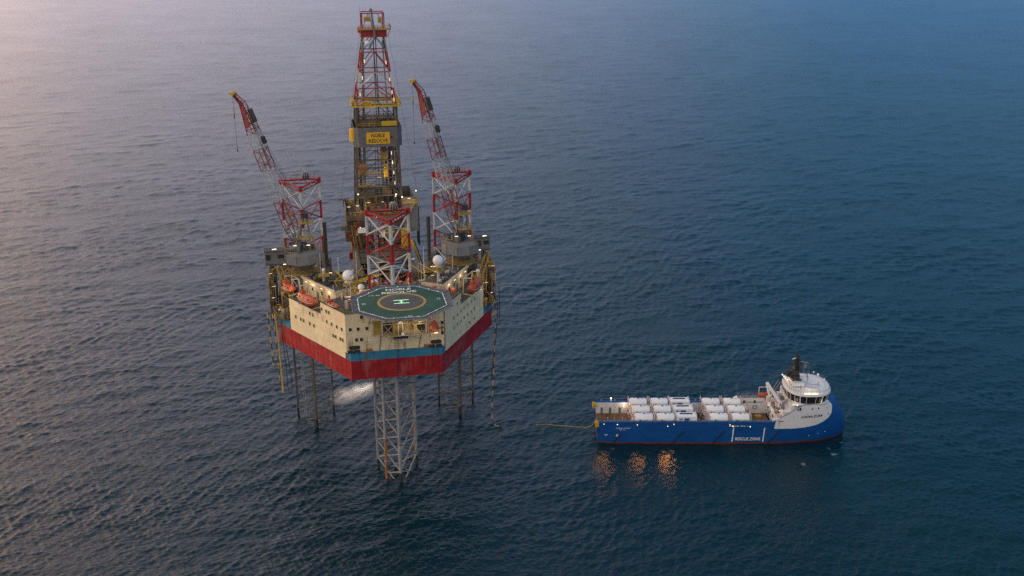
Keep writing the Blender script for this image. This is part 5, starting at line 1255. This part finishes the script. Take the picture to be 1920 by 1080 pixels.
mb = MB(); mb.bar((-1.4, 1.2, 0), (-1.4, 1.0, 3.2), .2); mb.bar((1.4, 1.2, 0), (1.4, 1.0, 3.2), .2); mb.bar((-1.4, 1, 3.2), (1.4, 1, 3.2), .2); mb.build('davit', ['ship_white'], rb)

# wheelhouse
def ell(z, ax, ay, cx=68.4, p=2.5, n=44, cut=None):
    out = []
    for k in range(n):
        a = 2*PI*k/n; c, s_ = math.cos(a), math.sin(a)
        x = cx+ax*abs(c)**(2/p)*(1 if c > 0 else -1); y = ay*abs(s_)**(2/p)*(1 if s_ > 0 else -1)
        if c < 0: x = cx-(cx-x)*.9
        out.append((x, y, z))
    return out
def loft(mb, rings, ms, captop=True):
    for r0, r1, m in zip(rings[:-1], rings[1:], ms):
        n = len(r0); o_ = len(mb.v); mb.v += r0+r1
        for i in range(n): mb.f.append((o_+i, o_+(i+1) % n, o_+n+(i+1) % n, o_+n+i)); mb.m.append(m)
    if captop: mb.add(rings[-1], [tuple(range(len(rings[-1])))], ms[-1])
mb = MB()
loft(mb, [ell(13.3, 7.6, 7.2, 69.8), ell(13.7, 7.5, 7.4, 69.7), ell(14.35, 7.2, 7.8, 69.1)], [0, 0])
loft(mb, [ell(16.9, 7.7, 8.3, 69.1), ell(17.0, 8.0, 8.5, 69.1), ell(17.75, 7.8, 8.3, 69.1), ell(17.8, 7.2, 7.7, 69.1)], [0, 0, 0])
mb.build('wheelhouse', ['ship_white'], ship, smooth=False)
wh = [o for o in ship.children if o.name.startswith('wheelhouse')][0]
mb = MB(); loft(mb, [ell(14.25, 7.18, 7.78, 69.1), ell(16.95, 7.75, 8.3, 69.1)], [0], False); mb.build('window_band', ['glass'], wh)
mb = MB(); r0, r1 = ell(14.25, 7.24, 7.84, 69.1), ell(16.95, 7.8, 8.36, 69.1)
for k in range(0, 44, 2): mb.bar(r0[k], r1[k], .12 if k % 6 else .3)
mb.build('window_post', ['ship_white'], wh)
mb = MB(); loft(mb, [ell(17.81, 4.4, 5.0, 71), ell(18.1, 4.2, 4.8, 71)], [0])
mb.box(64.2, 68, -3, 3.4, 18.2, 19.3)
mb.build('roof_deck', ['ship_white'], wh)
mb = MB(); rg = ell(17.8, 7.5, 8.0, 69.1, n=44); mb.rail(rg+[rg[0]], 1.0, .06, step=2)
for (x, y) in ((67.5, -5), (69.5, -6.5), (72.5, -3), (66, -6)): mb.tube((x, y, 18.5), (x, y, 19.8), .1, 6)
mb.tube((68.2, -4.6, 20), (73, -4.2, 19.2), .08, 5)
mb.build('roof_rail', ['grey_light'], wh)
mb = MB()
for x, y, r in ((74.5, 4.5, .45), (75.6, 1.0, .3), (73.6, 6.6, .3)): mb.sphere((x, y, 19.0), r, 10)
mb.build('aerial_dome', ['dome'], wh)
mb = MB(); mb.box(66.8, 71.2, -8.0, -7.85, 17.85, 17.97); mb.build('strip_lamp', ['lamp_warm'], wh)
mb = MB()
for x, y in ((62.8, 3.5), (63.0, 2.2), (63.3, .8), (62.6, 4.8)): mb.sphere((x, y, 18.9), .22, 8)
mb.build('roof_lamp', ['lamp_warm'], wh)
lamp_light('bridge_light', (68.2, -7.4, 19.4), 120, (1, .75, .42), ship); lamp_light('bridge_light', (70.6, -7.7, 19.2), 90, (1, .75, .42), ship); lamp_light('bridge_light', (63.5, 2.5, 19.8), 80, (1, .6, .25), ship)
# black mast
mb = MB()
for (x, y) in ((64.6, -1.2), (66.6, -1.2), (64.6, 1.2), (66.6, 1.2)): mb.bar((x, y, 18.2), (65.6+(x-65.6)*.35, y*.35, 28.3), .35)
mb.add([(63.2, -.9, 20.5), (63.2, .9, 20.5), (65.2, .9, 24.5), (65.2, -.9, 24.5), (68.2, -.9, 18.3), (68.2, .9, 18.3), (66.2, .9, 21.5), (66.2, -.9, 21.5)], [(0, 3, 2, 1), (3, 7, 6, 2), (7, 4, 5, 6), (0, 4, 7, 3), (1, 2, 6, 5), (0, 1, 5, 4)])
mb.box(65.1, 66.1, -.6, .6, 18.3, 26.5)
for z, w_ in ((21, 1.6), (23.2, 2.2), (25.2, 1.7), (27, 1.1)): mb.box(65.6-w_*.8, 65.6+w_*.8, -w_, w_, z, z+.16)
for x, z in ((63.0, 22.2), (63.4, 21.2)): mb.rbox((x, 0, z), (1.5, 1.0, 1.2))
mb.tube((65.6, 0, 28), (65.6, 0, 30), .06, 4); mb.tube((65.1, .5, 27), (65.1, .5, 29.4), .05, 4); mb.bar((64, -1, 26.6), (67.1, -1, 26.6), .14)
mast = mb.build('mast', ['dark'], ship)
mb = MB(); mb.rbox((68.2, 0, 25.6), (2.6, .5, .35), -.5); mb.rbox((68.4, 0, 24.4), (1.0, .8, 1.4)); mb.bar((68.2, 0, 21.5), (68.2, 0, 25.5), .2); mb.bar((69.3, -1, 19), (69.3, -1, 24.8), .08); mb.rail([(66.6, -1.6, 20), (69.4, -1.6, 20), (69.4, 1.6, 20)], 1.2, .08)
mb.bar((67.4, -1.6, 18.4), (67.4, -1.6, 21.5), .1); mb.bar((69.2, -1.6, 18.4), (69.2, -1.6, 21.5), .1)
mb.build('radar_scanner', ['grey_light'], mast)
mb = MB(); mb.bar((65.0, -.7, 27.5), (63.9, -.7, 27.0), .2); mb.sphere((69.6, -1, 22), .14, 8); mb.build('aerial', ['dome'], mast)

# hull-side lamps: real lamps whose light glitters on the water
for (x, z, p, c) in ((1.0, 7.2, 0, 'w'), (1.9, 7.2, 1200, 'o'), (6.3, 7.2, 0, 'w'), (12.8, 7.1, 1300, 'o'), (22.8, 6.6, 2300, 'o'), (24.8, 7.3, 0, 'o'), (43.2, 7.1, 0, 'o'), (44.2, 6.6, 0, 'w'), (49.9, 6.4, 0, 'w')):
    mb = MB(); y = -(hbz(x, z)+.35); mb.sphere((x, y, z), .15, 10, 0); mb.bar((x, y+.35, z+.1), (x, y, z+.1), .1, 1); mb.build('side_lamp', ['lamp_white' if c == 'w' else 'lamp_warm', 'grey_light'], ship)
    if p: lamp_light('side_light', (x, y-.5, z-.1), p, (1, .36, .08) if c == 'o' else (1, .65, .35), ship, spot=((0, -1.3, -1), 1.0), size=.9)
mb = MB()
for x, y, z in ((9.9, 6.3, 7.3), (3.2+2.4, 7.9, 8.6)): mb.sphere((x, y, z), .26, 8); mb.tube((x, y, z-1.4), (x, y, z), .06, 4)
mb.build('rail_lamp', ['lamp_white'], ship)
lamp_light('rail_light', (9.9, 5.5, 7.2), 130, (1, .7, .4), ship); lamp_light('rail_light', (13, 0, 7), 60, (1, .6, .35), ship); lamp_light('rail_light', (56.8, 1, 8), 110, (1, .75, .5), ship)
mb = MB(); mb.sphere((72.8, -7.0, 14.6), .25, 8); mb.sphere((64.8, -8.2, 13.9), .2, 8); mb.build('shoulder_lamp', ['lamp_warm'], ship)
lamp_light('shoulder_light', (72.8, -7.9, 14.8), 25, (1, .8, .5), ship); lamp_light('shoulder_light', (64, -7.5, 14.2), 50, (1, .75, .5), ship)
# stern deck fittings
mb = MB()
for y in (-7.4, 6.4): mb.rbox((-.3, y, 6.8), (1.2, 1.4, 1.6), 0, 0); mb.tube((-.6, y, 5.6), (-.6, y, 7.9), .3, 8, 0)
mb.tube((-.1, -7.5, 5), (-.1, 6.5, 7.2), .08, 5, 1)
mb.build('stern_roller', ['yellow', 'grey_light'], ship)
mb = MB(); mb.rbox((10.8, -5.2, 4.2), (3.6, 2.4, 1.5), 0, 0); mb.tube((10.6, -5, 5), (10.6, -5, 6.2), .7, 10, 0); mb.tube((12, -5, 5.8), (9.4, -5, 5.8), .3, 8, 0); mb.build('winch', ['yellow'], ship)
mb = MB(); mb.rail([(1.5, -6.7, 3.4), (8, -6.7, 3.4)], 2.6, .1, step=2.2)
for x in (3.6, 5.8, 8.4): mb.bar((x, -6.6, 3.4), (x-.3, -5.6, 8.4), .14)
mb.bar((2.2, -6.6, 5.2), (3.8, -6.0, 7.2), .14)
mb.build('pipe_stanchion', ['frame_pink'], ship)
mb = MB(); rr = random.Random(8)
for k in range(10): mb.rbox((34+rr.uniform(-1.4, 1.4), rr.uniform(-5, 5), 3.9), (rr.uniform(.4, 1.2), rr.uniform(.4, 1.6), rr.uniform(.6, 1.6)), 0, rr.randrange(2))
mb.rbox((55.2, 3.4, 3.9), (2.2, 1.2, .9), 0, 3); mb.rbox((51.6, 4.5, 4.6), (1.2, 1.0, 2.2), 0, 3); mb.rbox((48.2, -5.6, 4.6), (1.3, 1.3, 4.2), 0, 4)
mb.build('deck_fitting', ['brown', 'pipe_rust', 'dark', 'ochre', 'orange'], ship)

# ------------------------------------------------------------------ tank containers on the ship
def tank():
    t = thing('tank_container', '', 'tank container', (0, 0, 0), 0, 'tank containers stowed on the ship deck', rig=False)
    L_, w_, h_ = 6.0, 3.1, 3.15
    mb = MB(); n = 16; R_ = 1.5; vs = []
    prof = [(-2.85, .35), (-2.75, 1.0), (-2.6, 1.32), (-2.3, R_), (2.3, R_), (2.6, 1.32), (2.75, 1.0), (2.85, .35)]
    for x, r in prof:
        for j in range(n): a = 2*PI*j/n; vs.append((x, r*math.cos(a), 1.6+r*math.sin(a)))
    mb.add(vs, [(i*n+j, i*n+(j+1) % n, (i+1)*n+(j+1) % n, (i+1)*n+j) for i in range(len(prof)-1) for j in range(n)]+[tuple(range(n))[::-1], tuple((len(prof)-1)*n+j for j in range(n))])
    mb.build('tank', ['tank_white'], t, smooth=True)
    mb = MB()
    for x in (-3, 3):
        for y in (-1.55, 1.55): mb.bar((x, y, 0), (x, y, h_), .16)
        mb.bar((x, -1.55, .1), (x, 1.55, .1), .16); mb.bar((x, -1.55, h_-.1), (x, 1.55, h_-.1), .15)
        mb.bar((x, -1.55, .1), (x, 0, .9), .14); mb.bar((x, 1.55, .1), (x, 0, .9), .14); mb.bar((x, -1.55, h_-.1), (x, -.4, h_-.8), .14); mb.bar((x, 1.55, h_-.1), (x, .4, h_-.8), .14)
    for y in (-1.55, 1.55): mb.bar((-3, y, .1), (3, y, .1), .16)
    mb.build('frame', ['frame_pink'], t)
    mb = MB(); mb.tube((0, 0, 3.0), (0, 0, 3.2), .3, 10, 0); mb.tube((1.2, 0, 3.0), (1.2, 0, 3.2), .15, 8, 0); mb.rbox((-1.2, -1.5, 1.5), (.5, .06, .35), 0, 1); mb.rbox((-.4, -1.48, 1.3), (.35, .06, .3), 0, 1); mb.rbox((1.9, -1.44, 1.1), (.4, .06, .2), 0, 1)
    mb.build('top_walkway', ['grey_light', 'dark'], t)
    return t
def boxc():
    t = thing('tank_container', '', 'tank container', (0, 0, 0), 0, 'tank containers stowed on the ship deck', rig=False)
    mb = MB(); mb.add([(-2.9, -1.25, .15), (2.9, -1.25, .15), (2.9, 1.25, .15), (-2.9, 1.25, .15), (-2.9, -1.25, 2.7), (2.9, -1.25, 2.7), (2.9, 1.25, 2.7), (-2.9, 1.25, 2.7), (-2.7, -.8, 3.05), (2.7, -.8, 3.05), (2.7, .8, 3.05), (-2.7, .8, 3.05)],
        [(0, 3, 2, 1), (0, 1, 5, 4), (1, 2, 6, 5), (2, 3, 7, 6), (3, 0, 4, 7), (4, 5, 9, 8), (5, 6, 10, 9), (6, 7, 11, 10), (7, 4, 8, 11), (8, 9, 10, 11)])
    for x in (-2.9, -1.45, 0, 1.45, 2.9): mb.box(x-.08, x+.08, -1.32, -1.25, .15, 2.7)
    mb.build('body', ['tank_white'], t)
    mb = MB()
    for x in (-3, 3):
        for y in (-1.3, 1.3): mb.bar((x, y, 0), (x, y, 3.1), .18)
        mb.bar((x, -1.3, 3.0), (x, 1.3, 3.0), .16)
    mb.build('frame', ['tank_white'], t)
    mb = MB(); mb.box(-.7, .9, -1.36, -1.33, 1.3, 2.2, 0); mb.box(-2.2, -1.2, -1.36, -1.33, 1.6, 2.1, 1); mb.box(-1.9, 1.9, -.35, .35, 3.06, 3.12, 2); mb.build('side_emblem', ['logo_blue', 'grey_light', 'dark'], t)
    return t
T0 = tank(); B0_ = boxc(); used = {}
for q in (T0, B0_): q.scale = (1.09, 1.14 if q is T0 else 1.25, 1.0)
colx = [14.9, 22.0, 28.8, 39.6, 46.7]; cn = ['first', 'second', 'third', 'fourth', 'fifth']
rows = [(-5.7, 'near', 0), (0.0, 'middle', .3), (5.6, 'far', -.05)]
for ci, x in enumerate(colx):
    for (y, rn, dz) in rows:
        for lv in (0, 1):
            src = B0_ if ci == 2 else T0
            z = 3.42+lv*3.14+(dz if lv else 0)*0
            lab = '%s in the %s stack from the stern, %s row, %s' % ('white box-sided tank' if ci == 2 else 'white round tank', cn[ci], rn, 'upper' if lv else 'lower')
            loc = (SX+x+(.35 if rn == 'near' else (-.35 if rn == 'far' else 0)), SY+y, z)
            if id(src) not in used: used[id(src)] = 1; src.location = loc; src['label'] = lab
            else: copy_thing(src, loc, lab, rig=False)

print('objects', len(bpy.data.objects))
